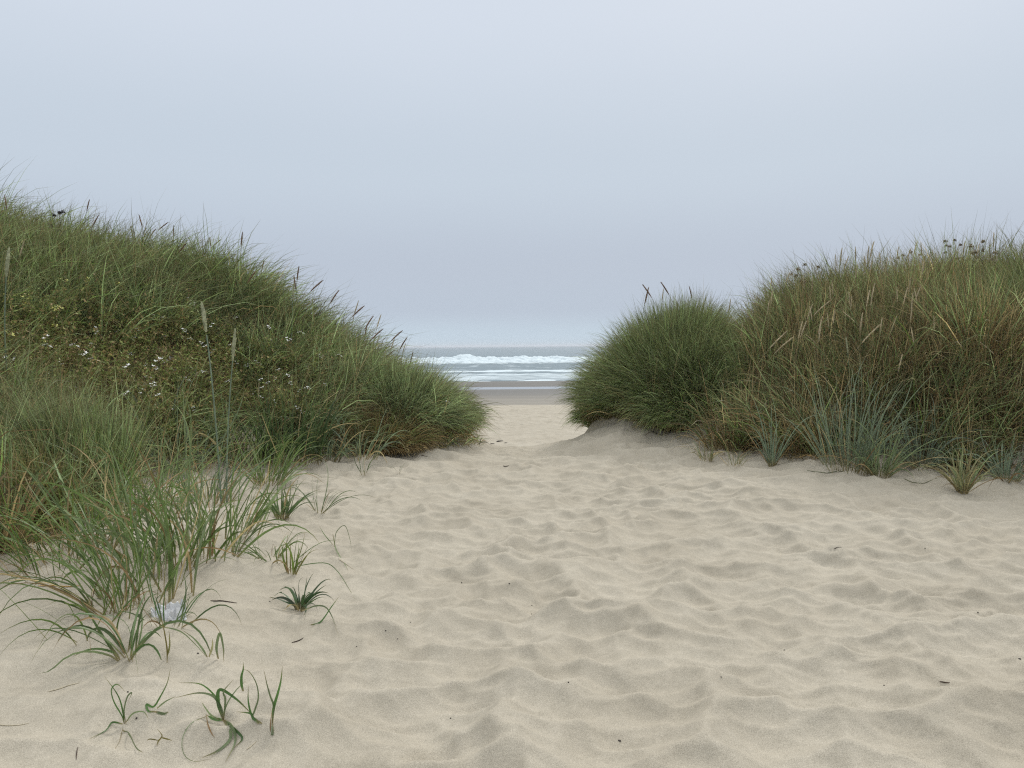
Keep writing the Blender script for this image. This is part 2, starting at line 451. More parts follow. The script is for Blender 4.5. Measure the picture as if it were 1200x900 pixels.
# ------------------------------------------------------------------ blades
C_MAR = np.array((.136, .190, .058)); C_GREY = np.array((.245, .312, .150)); C_FRESH = np.array((.125, .205, .040))
C_DARK = np.array((.055, .110, .030)); C_STRAW = np.array((.50, .41, .21)); C_BROWN = np.array((.24, .150, .070))
C_BLUE = np.array((.205, .262, .180)); C_YEL = np.array((.30, .25, .07))

def nrm(a):
    return a / (np.linalg.norm(a, axis=-1, keepdims=True) + 1e-9)

def blade_arrays(base, d0, L, W, droop, lean, col, seg=5, fold=0.0, tipcol=None, tipstart=.8, basecol=None, prof=1.6, clip=True, wob=.22, kink=None, stiff=1.3):
    n = len(base)
    D = nrm(d0.copy()); P = base.copy(); pts = [P.copy()]; dirs = [D.copy()]
    step = (L / seg)[:, None]
    down = np.zeros((n, 3)); down[:, 2] = -1
    lean = np.broadcast_to(np.asarray(lean, float), (n, 3)) + rng.normal(0, wob, (n, 3)) * np.array([1, 1, .15])
    for i in range(seg):
        t = ((i + .5) / seg) ** stiff
        h = np.hypot(D[:, 0], D[:, 1])[:, None]
        D = D + (down * droop[:, None] * (.25 + h) + lean) * t * (2.2 / seg)
        if kink is not None:
            D = D + kink[0] * (np.abs(kink[1][:, None] - (i + 1)) < .5)
        D = nrm(D)
        P = P + D * step
        if clip:
            g = gfast(P[:, 0], P[:, 1]) + .012
            lowm = P[:, 2] < g
            P[:, 2] = np.where(lowm, g, P[:, 2])
        pts.append(P.copy()); dirs.append(D.copy())
    th = rng.uniform(0, 2 * math.pi, n)
    Fv = np.stack([np.cos(th), np.sin(th), np.full(n, .15)], 1)
    tw = rng.normal(0, .5, n)
    rows = []; cols = []
    for i in range(seg + 1):
        t = i / seg
        w = W * (1 - t ** prof) * (.55 + .45 * min(1, t * 4)) + W * .04
        a = th + tw * t
        Fv = np.stack([np.cos(a), np.sin(a), np.full(n, .1)], 1)
        S = nrm(np.cross(dirs[i], Fv))
        c = col.copy()
        if tipcol is not None:
            k = np.clip((t - tipstart) / (1 - tipstart + 1e-6), 0, 1)
            k = np.asarray(k).reshape(-1, 1) if np.ndim(k) else k
            c = c * (1 - k) + tipcol * k
        if basecol is not None:
            k = max(0, 1 - t * 5); c = c * (1 - k) + basecol * k
        if fold > 0:
            B = nrm(np.cross(S, dirs[i]))
            rows.append(np.stack([pts[i] - S * w[:, None] * .5 + B * w[:, None] * fold, pts[i], pts[i] + S * w[:, None] * .5 + B * w[:, None] * fold], 1))
            cols.append(np.stack([c, c * .9, c], 1))
        else:
            rows.append(np.stack([pts[i] - S * w[:, None] * .5, pts[i] + S * w[:, None] * .5], 1))
            cols.append(np.stack([c, c], 1))
    V = np.stack(rows, 1)               # n, seg+1, k, 3
    Cc = np.stack(cols, 1)
    k = V.shape[2]; per = (seg + 1) * k
    idx = np.arange(n)[:, None, None] * per
    q = []
    for i in range(seg):
        for j in range(k - 1):
            a = i * k + j
            q.append([a, a + 1, a + 1 + k, a + k])
    Qd = (np.array(q)[None] + idx).reshape(-1, 4)
    return V.reshape(-1, 3), Qd, Cc.reshape(-1, 3)

class Buf:
    def __init__(s): s.V = []; s.Q = []; s.C = []; s.n = 0
    def put(s, V, Q, C):
        s.V.append(V); s.Q.append(Q + s.n); s.C.append(C); s.n += len(V)
    def build(s, name, mat, parent=None, origin=None):
        V = np.concatenate(s.V)
        if origin is not None: V = V - np.asarray(origin)
        me = np_mesh(name, V, np.concatenate(s.Q), True, None, np.concatenate(s.C))
        return add(name, me, mat, parent)

def mixcol(n, a, b, lo=0, hi=1):
    k = rng.uniform(lo, hi, (n, 1)); return a * (1 - k) + b * k

def tussocks(buf, cen, nper, rad, L, W, spread, droop, lean, dead, pal, seg=5, lvar=.3, deadL=.8, radial_bias=None):
    """cen (T,3); per-tussock arrays allowed for L, droop, dead, lean(T,3)"""
    T = len(cen)
    def arr(v): return np.broadcast_to(np.asarray(v, float), (T,)).copy()
    L, droop, dead, rad, spread = map(arr, (L, droop, dead, rad, spread))
    lean = np.broadcast_to(np.asarray(lean, float), (T, 3))
    nper_a = np.broadcast_to(np.asarray(nper), (T,))
    ti = np.repeat(np.arange(T), nper_a); n = len(ti)
    a = rng.uniform(0, 2 * math.pi, n); r = np.sqrt(rng.uniform(0, 1, n))
    rx = np.cos(a); ry = np.sin(a)
    bx = cen[ti, 0] + rx * r * rad[ti]; by = cen[ti, 1] + ry * r * rad[ti]
    base = np.stack([bx, by, gfast(bx, by) - .02], 1)
    ra = a + rng.normal(0, .5, n)
    sp = spread[ti] * (.25 + r) * rng.uniform(.5, 1.4, n)
    d0 = np.stack([np.cos(ra) * sp, np.sin(ra) * sp, np.ones(n)], 1) + lean[ti] * .6
    if radial_bias is not None: d0 = d0 + radial_bias[ti]
    ll = L[ti] * rng.normal(1, lvar, n).clip(.35, 1.6)
    isd = rng.uniform(0, 1, n) < dead[ti]
    ll = np.where(isd, ll * deadL, ll)
    tone = np.exp(rng.normal(-.05, .6, n)).clip(.25, 2.8)[:, None] * (1 + .5 * (vnoise(cen[ti, 0] * 1.3, cen[ti, 1] * 1.3, 77) - .5))[:, None]
    green = mixcol(n, pal[0], pal[1])
    sel = rng.uniform(0, 1, n) < .22
    green[sel] = mixcol(int(sel.sum()), pal[2], pal[1])
    dc = mixcol(n, C_STRAW, C_BROWN, 0, 1) * .8
    col = np.where(isd[:, None], dc, green) * tone
    W_ = W * rng.uniform(.45, 1.7, n)
    dr = droop[ti] * rng.uniform(.5, 1.5, n) * np.where(isd, 1.4, 1)
    V, Qd, C = blade_arrays(base, d0, ll, W_, dr, lean[ti] * rng.uniform(.4, 1.3, n)[:, None], col, seg,
                            tipcol=dc * .9, tipstart=.72, basecol=C_STRAW * .55)
    buf.put(V, Qd, C)

def scatter(P, box, dens, dmin=0.0, mask=None, s=0):
    x0, x1, y0, y1 = box
    n = int((x1 - x0) * (y1 - y0) * dens)
    x = rng.uniform(x0, x1, n); y = rng.uniform(y0, y1, n)
    d = sdf(x, y, P) + .5 * (vnoise(x * 1.3, y * 1.3, 200 + s) - .5)
    k = d > dmin
    k &= np.abs(x) < y * .80 + .8
    if mask is not None: k &= mask(x, y, d)
    x = x[k]; y = y[k]; d = d[k]
    return np.stack([x, y, gfast(x, y)], 1), d

# ---- left bank
def weed(x, y):
    u = ((x + 5.2) * .80 + (y - 10.1) * .60); w = (-(x + 5.2) * .60 + (y - 10.1) * .80)
    return (u / 2.3) ** 2 + (w / 1.0) ** 2
buf = Buf()
cen, d = scatter(LEFT, (-13, 0, 4.4, 17.5), 15, .02, lambda x, y, d: (weed(x, y) > 1.05) | (rng.uniform(0, 1, len(x)) < .12))
# thin out what lies well behind the crest
far = (cen[:, 1] > 14.5) & (rng.uniform(0, 1, len(cen)) < .5)
cen = cen[~far]; d = d[~far]
T = len(cen)
hn = np.clip(.5 + 1.4 * (fbm(cen[:, 0] * .8, cen[:, 1] * .8, 3, 301) - .5), 0, 1)
low = 1 - sstep(.3, 1.6, d)                     # foot of the bank
near = 1 - sstep(6.2, 8.5, cen[:, 1])
print('left tussocks', T)
lean = np.stack([.38 + .35 * (vnoise(cen[:, 0] * .6, cen[:, 1] * .6, 303) - .3) - .75 * near, -.22 - .35 * (vnoise(cen[:, 0] * .6, cen[:, 1] * .6, 304) - .5), np.zeros(T)], 1)
brown = np.exp(-((cen[:, 0] + 1.7) / .75) ** 2 - ((cen[:, 1] - 11.6) / .8) ** 2)
tussocks(buf, cen, 105, .12 + .06 * hn, (.60 + .5 * hn - .10 * low) * rng.uniform(.75, 1.15, T), .0112, .7, .75 + .5 * low + .25 * near, lean + rng.normal(0, .22, (T, 3)) * np.array([1, 1, 0]), (.20 + .22 * low + .22 * near + .35 * brown + .25 * (hn - .5)).clip(0, .8), (C_MAR, C_GREY, C_FRESH))
# a low thatch of dead leaves under the green
tussocks(buf, cen, 40, .3, .36, .010, 1.6, 1.2, lean * .4, .9, (C_MAR, C_BROWN, C_BROWN), seg=4)
up = cen[rng.uniform(0, 1, len(cen)) < .5]
tussocks(buf, up, 7, .16, 1.0, .0095, .25, .3, (.15, -.05, 0), .25, (C_GREY, C_GREY * 1.15, C_STRAW * .8), seg=5, lvar=.15, deadL=1.0)
fx = rng.uniform(-5, -.5, 1500); fy = rng.uniform(5.0, 12.6, 1500); fd = sdf(fx, fy, LEFT); k = (fd > -.3) & (fd < .1)
fr = np.stack([fx[k], fy[k], gfast(fx[k], fy[k])], 1)
tussocks(buf, fr, 7, .06, .32, .008, 1.1, 1.0, (.1, -.2, 0), .45, (C_MAR, C_GREY, C_FRESH), seg=4)
lg = buf.build('dune_grass', M_GRASS)
tag(lg, 'windswept grey green marram grass covering the left dune', kind='stuff')

# ---- right bank
buf = Buf()
CL_A = np.array((2.72, 13.35))
def in_clump(x, y):  # ground left for the separate clumps
    return ((x - CL_A[0]) ** 2 + (y - CL_A[1]) ** 2 < 1.15 ** 2) | ((x - 3.0) ** 2 + (y - 12.05) ** 2 < .55 ** 2) | ((x - 7.35) ** 2 + (y - 11.0) ** 2 < .9 ** 2)
cen, d = scatter(RIGHT, (.6, 13, 7.8, 17.5), 18, -.16, lambda x, y, d: ~in_clump(x, y) & (x > 2.2), 1)
far = (cen[:, 1] > 14.5) & (rng.uniform(0, 1, len(cen)) < .5)
cen = cen[~far]; d = d[~far]; T = len(cen)
hn = np.clip(.5 + 1.5 * (fbm(cen[:, 0] * .9, cen[:, 1] * .9, 3, 311) - .5), 0, 1)
low = 1 - sstep(.3, 1.3, d)
mid = np.exp(-((d - 1.0) / .7) ** 2)
print('right tussocks', T)
lean = np.stack([-.10 + .5 * (vnoise(cen[:, 0] * .7, cen[:, 1] * .7, 313) - .5), -.16 - .1 * low, np.zeros(T)], 1)
tussocks(buf, cen, 105, .12 + .06 * hn, (.56 + .60 * hn - .08 * low) * rng.uniform(.7, 1.2, T), .0112, .55, .5 + .55 * low, lean + rng.normal(0, .2, (T, 3)) * np.array([1, 1, 0]), (.36 + .22 * mid + .12 * low + .3 * (hn - .5)).clip(0, .8), (C_MAR, C_GREY * .95, C_FRESH))
tussocks(buf, cen, 40, .3, .38, .010, 1.6, 1.1, lean * .4, .9, (C_MAR, C_BROWN, C_BROWN), seg=4)
up = cen[rng.uniform(0, 1, len(cen)) < .7]
tussocks(buf, up, 12, .16, 1.04, .0085, .22, .22, (0, -.05, 0), .85, (C_STRAW * .8, C_GREY, C_STRAW), seg=5, lvar=.15, deadL=1.0)
fx = rng.uniform(1.5, 10, 1500); fy = rng.uniform(7.8, 13, 1500); fd = sdf(fx, fy, RIGHT); k = (fd > -.32) & (fd < .1) & (fx > 2.7)
fr = np.stack([fx[k], fy[k], gfast(fx[k], fy[k])], 1)
tussocks(buf, fr, 7, .06, .34, .008, 1.1, 1.0, (0, -.2, 0), .55, (C_MAR, C_GREY, C_FRESH), seg=4)
rg = buf.build('dune_grass', M_GRASS)
tag(rg, 'tall marram grass covering the right dune', kind='stuff')

# ------------------------------------------------------------------ single clumps of marram
def dome_clump(label, c, R, n, L, W, spread, droop, dead, pal, lean=(0, 0, 0), squash=1.0, group=None, name='marram_clump', deadpart=True, seg=6):
    o = thing(name, label, 'grass clump', (c[0], c[1], gz(c[0], c[1])), group)
    for part, frac in (('leaves', 1.0), ('dead_leaves', dead)):
        m = int(n * frac)
        if m == 0: continue
        a = rng.uniform(0, 2 * math.pi, m); r = np.sqrt(rng.uniform(0, 1, m))
        bx = c[0] + np.cos(a) * r * R; by = c[1] + np.sin(a) * r * R * squash
        base = np.stack([bx, by, gfast(bx, by) - .02], 1)
        ra = a + rng.normal(0, .35, m)
        sp = spread * (r ** 1.4 * 1.1 + .1) * rng.uniform(.6, 1.3, m)
        isd = part == 'dead_leaves'
        if isd: sp = sp * 1.4
        d0 = np.stack([np.cos(ra) * sp, np.sin(ra) * sp, np.ones(m)], 1) + np.array(lean) * .7
        ll = L * rng.normal(1, .16, m).clip(.5, 1.4) * (1 - .12 * r) * (.7 if isd else 1)
        tone = np.exp(rng.normal(-.05, .6, m)).clip(.25, 2.8)[:, None]
        if isd: col = mixcol(m, C_STRAW, C_BROWN) * .85 * tone
        else:
            col = mixcol(m, pal[0], pal[1]) * tone
            s_ = rng.uniform(0, 1, m) < .1; col[s_] = mixcol(int(s_.sum()), C_STRAW, pal[2]) * .8
        b = Buf()
        b.put(*blade_arrays(base, d0, ll, W * rng.uniform(.5, 1.6, m), droop * (.4 + 1.0 * r) * rng.uniform(.6, 1.4, m) * (1.5 if isd else 1), np.tile(np.array(lean, float), (m, 1)), col, seg,
                            tipcol=col * .3 + C_STRAW * .4, tipstart=.75, basecol=C_STRAW * .5))
        b.build(part, M_GRASS if not isd else M_DRY, o, (c[0], c[1], gz(c[0], c[1])))
    return o

PAL = (C_MAR * .95, C_GREY * .9, C_FRESH)
dome_clump('big rounded marram clump at the seaward end of the right dune beside the gap', CL_A, 1.12, 15000, 1.0, .0105, 1.0, .7, .10, PAL, (-.05, -.08, 0))
dome_clump('drooping marram clump hanging onto the sand in front of the big rounded clump', (2.85, 12.15), .6, 5200, .82, .0105, .9, 1.15, .16, (C_MAR, C_GREY, C_FRESH), (-.15, -.25, 0))
dome_clump('low fringe of marram hanging down the gap side under the big rounded clump', (1.95, 13.9), .52, 3000, .64, .0105, 1.0, 1.2, .18, (C_MAR, C_GREY, C_FRESH), (-.25, -.12, 0))
dome_clump('shaggy marram clump bulging above the crest at the right edge of the photo', (7.45, 11.0), .95, 9000, .85, .0105, .8, .7, .12, (C_MAR, C_GREY, C_FRESH), (-.3, -.1, 0))
dome_clump('dense soft marram clump ending the left dune beside the gap to the beach', (-1.55, 12.05), .6, 6800, .76, .0100, .95, .85, .10, (C_GREY * .95, C_GREY * 1.1, C_MAR), (.28, -.1, 0))
dome_clump('reddish brown dying marram clump at the foot of the left dune', (-1.85, 11.25), .55, 2000, .55, .010, .8, .8, 2.6, (C_MAR, C_BROWN, C_BROWN), (.2, -.1, 0))
dome_clump('upright fine leaved clump rising in front of the white flowered weeds', (-4.05, 7.35), .26, 1000, 1.1, .008, .45, .5, .10, (C_GREY * .95, C_MAR, C_FRESH), (-.12, .0, 0))
dome_clump('fine leaved clump bowing towards the left edge of the photo', (-4.6, 7.0), .5, 3000, 1.0, .0085, .6, 1.0, .3, (C_GREY * .95, C_MAR, C_YEL * .7), (-.5, -.12, 0))
dome_clump('straw coloured half dead clump low at the left edge of the photo', (-4.0, 6.05), .34, 1000, .62, .008, .8, .9, 1.2, (C_YEL * .6, C_MAR, C_STRAW), (-.1, -.3, 0))

# ------------------------------------------------------------------ broad-leaved shore grass clumps
def shore_clump(label, u, v, n, L, W, spread, droop, pal, rad=.08, lean=(0, 0, 0), dead=4, name='shore_grass', group=None, up=1.0, prof=2.2, pos=None, wob=.5):
    p = place(u, v) if pos is None else np.array([pos[0], pos[1], gz(*pos)])
    o = thing(name, label, 'grass clump', p, group)
    for part, m in (('leaves', n), ('dead_leaves', dead)):
        if m == 0: continue
        isd = part == 'dead_leaves'
        a = rng.uniform(0, 2 * math.pi, m); r = np.sqrt(rng.uniform(0, 1, m))
        bx = p[0] + np.cos(a) * r * rad; by = p[1] + np.sin(a) * r * rad
        base = np.stack([bx, by, np.full(m, p[2]) + (gfast(bx, by) - gfast(p[0:1], p[1:2])[0]) - .015], 1)
        sp = spread * rng.uniform(.1, 1.6, m) * (1.5 if isd else 1)
        ra = a + rng.normal(0, .4, m)
        d0 = np.stack([np.cos(ra) * sp, np.sin(ra) * sp, np.full(m, up)], 1) + np.array(lean) * .7
        ll = L * rng.uniform(.4, 1.2, m)
        tone = rng.normal(1, .18, m).clip(.6, 1.5)[:, None]
        col = (mixcol(m, C_STRAW * 1.1, C_BROWN) if isd else mixcol(m, pal[0], pal[1])) * tone
        b = Buf()
        b.put(*blade_arrays(base, d0, ll, W * 1.3 * rng.uniform(.5, 1.3, m), droop * 2.5 * rng.uniform(.3, 1.8, m), np.tile(np.array(lean, float), (m, 1)), col, 10,
                            fold=.22, wob=wob, tipcol=(pal[2] if not isd else C_BROWN), tipstart=.8, basecol=C_STRAW * .7, prof=prof))
        b.build(part, M_DRY if isd else M_LEAF, o, p)
    return o

PB = (C_BLUE, C_BLUE * .75 + C_GREY * .25, C_STRAW * .7)
PG = (C_DARK * 1.25, C_GREY * .85, C_STRAW * .6)
PF = (C_FRESH * .9, C_GREY * .85, C_YEL * .8)
# right dune foot
shore_clump('tall blue green shore grass clump with straight leaves at the right dune foot', 995, 551, 105, 1.4, .010, .40, .36, PB, .28, (.02, -.03, 0), 16, wob=.4)
shore_clump('bushy green shore grass between the tall blue green clump and the low blue clump', 1030, 558, 80, .85, .010, .6, .6, (C_GREY, C_GREY * .8, C_STRAW), .12, (0, 0, 0), 8)
shore_clump('low blue shore grass clump arching right beside the tall blue green clump', 1080, 547, 95, .9, .011, .75, .8, (C_BLUE * .9, C_BLUE, C_STRAW * .7), .14, (.12, -.05, 0), 8)
shore_clump('small pale striped shore grass tuft standing alone on the sand at the right', 1128, 577, 60, .60, .013, .55, .5, (C_GREY * 1.1, C_STRAW * .75, C_STRAW), .05, (0, -.05, 0), 8)
shore_clump('low blue green tuft under the marram at the right edge of the photo', 1180, 562, 70, .62, .011, .7, .6, PB, .12, (.05, -.05, 0), 6)
shore_clump('slender blue shore grass plant standing before the dark hollow of the right dune', 905, 546, 34, .85, .014, .42, .38, PB, .045, (0, 0, 0), 3)
shore_clump('sparse short yellowish tuft on the sand below the drooping clump', 828, 540, 30, .36, .006, .6, .35, (C_GREY, C_STRAW * .6, C_STRAW), .08, (0, 0, 0), 12)
shore_clump('thin upright tuft of short stems just right of the sparse yellowish tuft', 862, 545, 26, .32, .006, .5, .2, (C_GREY * .9, C_STRAW * .6, C_STRAW), .09, (.1, 0, 0), 8)
# left dune foot
shore_clump('dark green broad leaved clump with tall blades in the middle of the left dune foot', 342, 540, 190, 1.05, .015, .36, .32, (np.array((.05, .085, .03)), np.array((.10, .15, .055)), C_STRAW * .6), .38, (.05, 0, 0), 8, wob=.3)
shore_clump('blue tinged broad leaves arching right, beside the dark broad leaved clump', 385, 538, 60, .72, .015, .62, .65, (C_GREY, C_BLUE * .85, C_STRAW * .7), .22, (.22, -.05, 0), 8)
shore_clump('broad grey leaves drooping over the sand below the brown dying clump', 425, 536, 40, .66, .013, .6, .7, (C_GREY, C_BLUE * .8, C_STRAW * .7), .2, (.2, 0, 0), 8)
shore_clump('long leaved clump at the sand edge under the white flowered weeds', 285, 545, 95, .95, .014, .6, .55, (C_GREY, C_FRESH, C_STRAW * .6), .3, (.1, -.05, 0), 8)
shore_clump('long arching blue green blades between the fine upright clump and the dark clump', 205, 545, 85, 1.0, .014, .6, .55, (C_BLUE * .75, C_GREY, C_STRAW * .6), .3, (-.05, -.1, 0), 8)
# on the sand of the left foreground
shore_clump('thick green clump on the sand bank with long leaves crossing both ways', 232, 646, 60, .78, .012, .65, .5, PF, .30, (-.12, 0, 0), 10)
shore_clump('narrow green clump right of the thick clump, growing from bare sand', 268, 622, 42, .74, .0115, .6, .45, PF, .24, (.05, 0, 0), 6)
shore_clump('fan shaped dark green clump standing on open sand', 330, 608, 46, .42, .010, .6, .3, (C_DARK * 1.3, C_GREY * .8, C_STRAW * .6), .06, (0, 0, 0), 3)
shore_clump('loose spray of long thin blades arching right over open sand', 375, 600, 14, .56, .007, .75, .55, (C_DARK * 1.2, C_GREY * .8, C_STRAW * .6), .04, (.25, 0, 0), 2)
shore_clump('tall leaning clump with long green blades above the white paper', 172, 690, 60, .92, .012, .55, .45, PF, .30, (-.2, .02, 0), 8)
shore_clump('drooping broad leaved clump hanging down the sand slope, nearest the left corner', 150, 770, 18, .50, .014, .8, .95, PG, .045, (-.3, -.12, 0), 2)
shore_clump('long thin clump bowing left over the pale sand slope', 135, 712, 30, .74, .0105, .6, .65, PF, .13, (-.42, -.05, 0), 6)
shore_clump('wiry low plant with crossing stems between the fan clump and the rosette', 318, 655, 26, .34, .007, .95, .6, (C_GREY * .9, C_FRESH, C_YEL), .09, (.05, 0, 0), 4)
shore_clump('yellowing upright tuft just above the dark rosette', 342, 672, 12, .26, .011, .4, .35, (C_YEL * .55, C_FRESH, C_STRAW), .03, (0, 0, 0), 2)
shore_clump('dark green rosette of broad leaves lying on the open sand', 352, 716, 26, .24, .013, 1.1, .5, (C_DARK * 1.1, C_BLUE * .6, C_STRAW * .5), .022, (0, -.05, 0), 1)
shore_clump('tangle of thin leaves standing in front of the white paper', 200, 733, 20, .36, .006, .8, .6, (C_GREY * .8, C_DARK * 1.3, C_STRAW * .6), .10, (.2, 0, 0), 4)
shore_clump('thin dark blades sprouting at the foot of the straw coloured clump', 60, 668, 24, .38, .006, .8, .6, (C_DARK * 1.1, C_MAR, C_BROWN), .2, (-.1, -.1, 0), 14)
shore_clump('short tuft of a few thin leaves at the sand edge below the brown clump', 428, 556, 9, .34, .008, .8, .4, (C_DARK * 1.2, C_GREY * .8, C_STRAW * .6), .05, (.3, 0, 0), 1)
shore_clump('two or three short blades poking from sand right of the dune foot', 467, 556, 4, .22, .007, .8, .5, (C_DARK, C_GREY * .6, C_STRAW * .6), .03, (.1, 0, 0), 0)

shore_clump('leafy clump bending over the sand hollow below the upright fine leaved clump', 150, 600, 54, .9, .012, .6, .5, PF, .3, (-.1, -.1, 0), 10)
shore_clump('clump of crossing grey green blades just left of the sand patch', 110, 640, 48, .8, .011, .6, .55, PF, .2, (-.25, -.1, 0), 10)
shore_clump('clump with pale arching tips behind the thick clump on the sand bank', 245, 590, 58, .95, .012, .6, .5, (C_GREY, C_BLUE * .8, C_STRAW * .7), .22, (.1, -.05, 0), 10)
shore_clump('thin leaved clump at the sand edge between the long leaved and dark clumps', 315, 566, 60, .78, .012, .6, .5, PF, .16, (.15, -.05, 0), 8)
shore_clump('tall ragged clump of thin upright blades at the back of the sand bank patch', 180, 612, 46, 1.0, .008, .5, .35, (C_MAR, C_GREY, C_YEL * .8), .24, (-.05, 0, 0), 10, wob=.35)
shore_clump('tall thin bladed clump rising between the bowing clump and the sand patch', 95, 610, 46, .95, .008, .5, .4, (C_MAR, C_GREY, C_YEL * .8), .25, (-.1, 0, 0), 12, wob=.35)
shore_clump('ragged mixed green and straw clump at the left end of the sand bank patch', 70, 655, 50, .70, .008, .6, .5, (C_MAR, C_FRESH, C_YEL * .8), .22, (-.2, -.05, 0), 16)
shore_clump('thin scattered stems standing on the sand slope left of the drooping clump', 105, 735, 18, .50, .007, .7, .5, (C_MAR, C_FRESH, C_YEL * .8), .2, (-.2, -.05, 0), 5)
shore_clump('leaning green clump standing between the thick clump and the tall leaning clump', 200, 655, 46, .82, .0115, .6, .5, PF, .25, (-.15, 0, 0), 8)

# ------------------------------------------------------------------ small shoots in the foreground, leaf by leaf
def shoot(label, u, v, leaves, group=None, W=.0095, col=None):
    """leaves: list of (points as pixel offsets from the base, width factor, colour)"""
    p = place(u, v)
    o = thing('grass_shoot', label, 'grass shoot', p, group)
    b = Buf()
    for (pts, wf, cc, dy) in leaves:
        P = []
        m = len(pts)
        for k, (du, dv) in enumerate(pts):
            d = ray(u + du, v + dv); yy = p[1] + dy * k / max(1, m - 1)
            q = np.array([d[0] * yy, yy, CAM_H + d[2] * yy])
            g = gz(q[0], q[1])
            if q[2] < g + .004:
                q = place(u + du, v + dv); q[2] += .006
            P.append(q)
        P = np.array(P)
        # resample smoothly (Catmull-Rom)
        E = np.vstack([2 * P[0] - P[1], P, 2 * P[-1] - P[-2]]); R = []
        for i in range(1, len(E) - 2):
            for t in np.linspace(0, 1, 6, endpoint=False):
                R.append(.5 * ((2 * E[i]) + (-E[i - 1] + E[i + 1]) * t + (2 * E[i - 1] - 5 * E[i] + 4 * E[i + 1] - E[i + 2]) * t * t + (-E[i - 1] + 3 * E[i] - 3 * E[i + 1] + E[i + 2]) * t ** 3))
        R.append(P[-1]); R = np.array(R); n = len(R)
        T = nrm(np.gradient(R, axis=0)); a0 = rng.uniform(-.7, .7)
        view = np.array([math.sin(a0), -math.cos(a0), .25])
        S = nrm(np.cross(T, view)); Bn = nrm(np.cross(S, T))
        t = np.linspace(0, 1, n)
        w = W * wf * (1 - t ** 2.2) * (.45 + .55 * np.minimum(1, t * 3.5)) + .0006
        V = np.stack([R - S * w[:, None] * .5 + Bn * w[:, None] * .2, R, R + S * w[:, None] * .5 + Bn * w[:, None] * .2], 1).reshape(-1, 3)
        q = []
        for i in range(n - 1):
            for j in (0, 1):
                a = i * 3 + j; q.append([a, a + 1, a + 4, a + 3])
        c = np.repeat((cc * rng.uniform(.85, 1.2))[None], n, 0)
        k = np.clip((t - .72) / .28, 0, 1)[:, None]; c = c * (1 - k) + C_STRAW * .6 * k
        k = np.clip(1 - t * 6, 0, 1)[:, None]; c = c * (1 - k) + C_STRAW * .6 * k
        b.put(V, np.array(q), np.repeat(c, 3, 0))
    b.build('leaves', M_LEAF, o, p)
    return o

g1 = C_DARK * 1.5; g2 = C_GREY * .6; g3 = C_GREY * .85; y1 = C_YEL * .6; br = C_BROWN
shoot('small shoot with a looped leaf, leftmost of the foreground shoots', 146, 852, [
    ([(0, 0), (-3, -14), (-12, -30), (-15, -44), (-8, -50), (2, -40)], 1.1, g1, 0),
    ([(0, 0), (-2, -20), (-8, -38), (-24, -60)], .9, g1, .02),
    ([(2, 0), (0, -20), (4, -36), (9, -40), (4, -30)], 1.1, g2, 0),
    ([(-2, 0), (-14, -2), (-22, 6), (-42, 17)], .8, g1 * .7, 0),
    ([(-2, 8), (6, 12), (14, 26), (22, 34)], .9, g2, 0),
    ([(2, -2), (10, -16), (22, -18), (28, -10)], .7, g3, 0),
    ([(-2, 4), (-6, 20), (-14, 34)], .5, C_STRAW * .6, 0)])
shoot('single upright blade curling in a hook at its base on the bare sand', 182, 838, [
    ([(0, 0), (-8, -2), (-10, -8), (-2, -10), (6, -22), (14, -38), (18, -56)], 1.0, g1, 0),
    ([(0, 0), (10, 2), (16, -4)], 1.3, g2 * .7, 0),
    ([(2, -8), (12, -16), (24, -22)], .7, g3, 0)])
shoot('leafy shoot with broad leaves spreading over brown roots, middle of the foreground', 262, 846, [
    ([(0, 0), (-3, -16), (-12, -30), (-30, -34), (-58, -28)], 1.2, g2, 0),
    ([(0, 0), (-4, -14), (-8, -28), (-26, -44), (-52, -46)], 1.1, g1, .03),
    ([(0, 0), (-6, -22), (-4, -38), (16, -26), (36, -6)], 1.7, g1 * 1.1, 0),
    ([(0, 0), (4, -20), (14, -36), (26, -48)], .9, g3, 0),
    ([(0, 0), (2, -26), (0, -36), (12, -50)], .9, g2, -.02),
    ([(0, 0), (-12, -4), (-20, -8)], 1.5, g1, 0),
    ([(0, 0), (8, 14), (8, 24), (-6, 36), (-26, 46)], 1.9, g2, 0),
    ([(0, 2), (10, 10), (14, 26), (2, 50)], 1.5, g2 * .9, 0),
    ([(2, 2), (14, 12), (22, 22), (12, 34)], 1.2, g1 * .7, 0),
    ([(-4, 0), (-14, -8), (-22, -18), (-26, -24)], 1.2, C_GREY, 0),
    ([(-20, -6), (-18, 6), (-14, 18), (-10, 24)], .7, br, 0),
    ([(-20, -4), (-38, 6), (-48, 24), (-46, 42), (-34, 50), (-14, 46)], .35, g3 * .8, 0)])
shoot('bent shoot with one looping leaf between the leafy shoot and the forked shoot', 297, 846, [
    ([(10, 6), (0, -4), (-4, -10), (-20, -12)], 1.2, g1, 0),
    ([(10, 6), (0, -6), (2, -14), (6, -28), (4, -44), (-4, -58), (-12, -62)], 1.0, g2, 0),
    ([(6, 4), (-2, -8), (-6, -24), (-6, -42)], .9, g1, 0),
    ([(-12, -36), (-14, -44), (-14, -54), (-12, -62), (-12, -70)], 1.2, g1 * .8, 0)])
shoot('forked upright shoot, rightmost of the foreground shoots', 319, 850, [
    ([(0, 0), (2, -22), (6, -36), (10, -52), (12, -70)], 1.3, g1 * 1.1, 0),
    ([(0, 0), (2, -22), (-2, -34), (-6, -48), (-10, -66)], .9, g2, 0),
    ([(0, 14), (-2, 4), (0, -20)], .6, br, 0),
    ([(0, 0), (0, 14), (2, 6)], 1.2, g2, 0)])
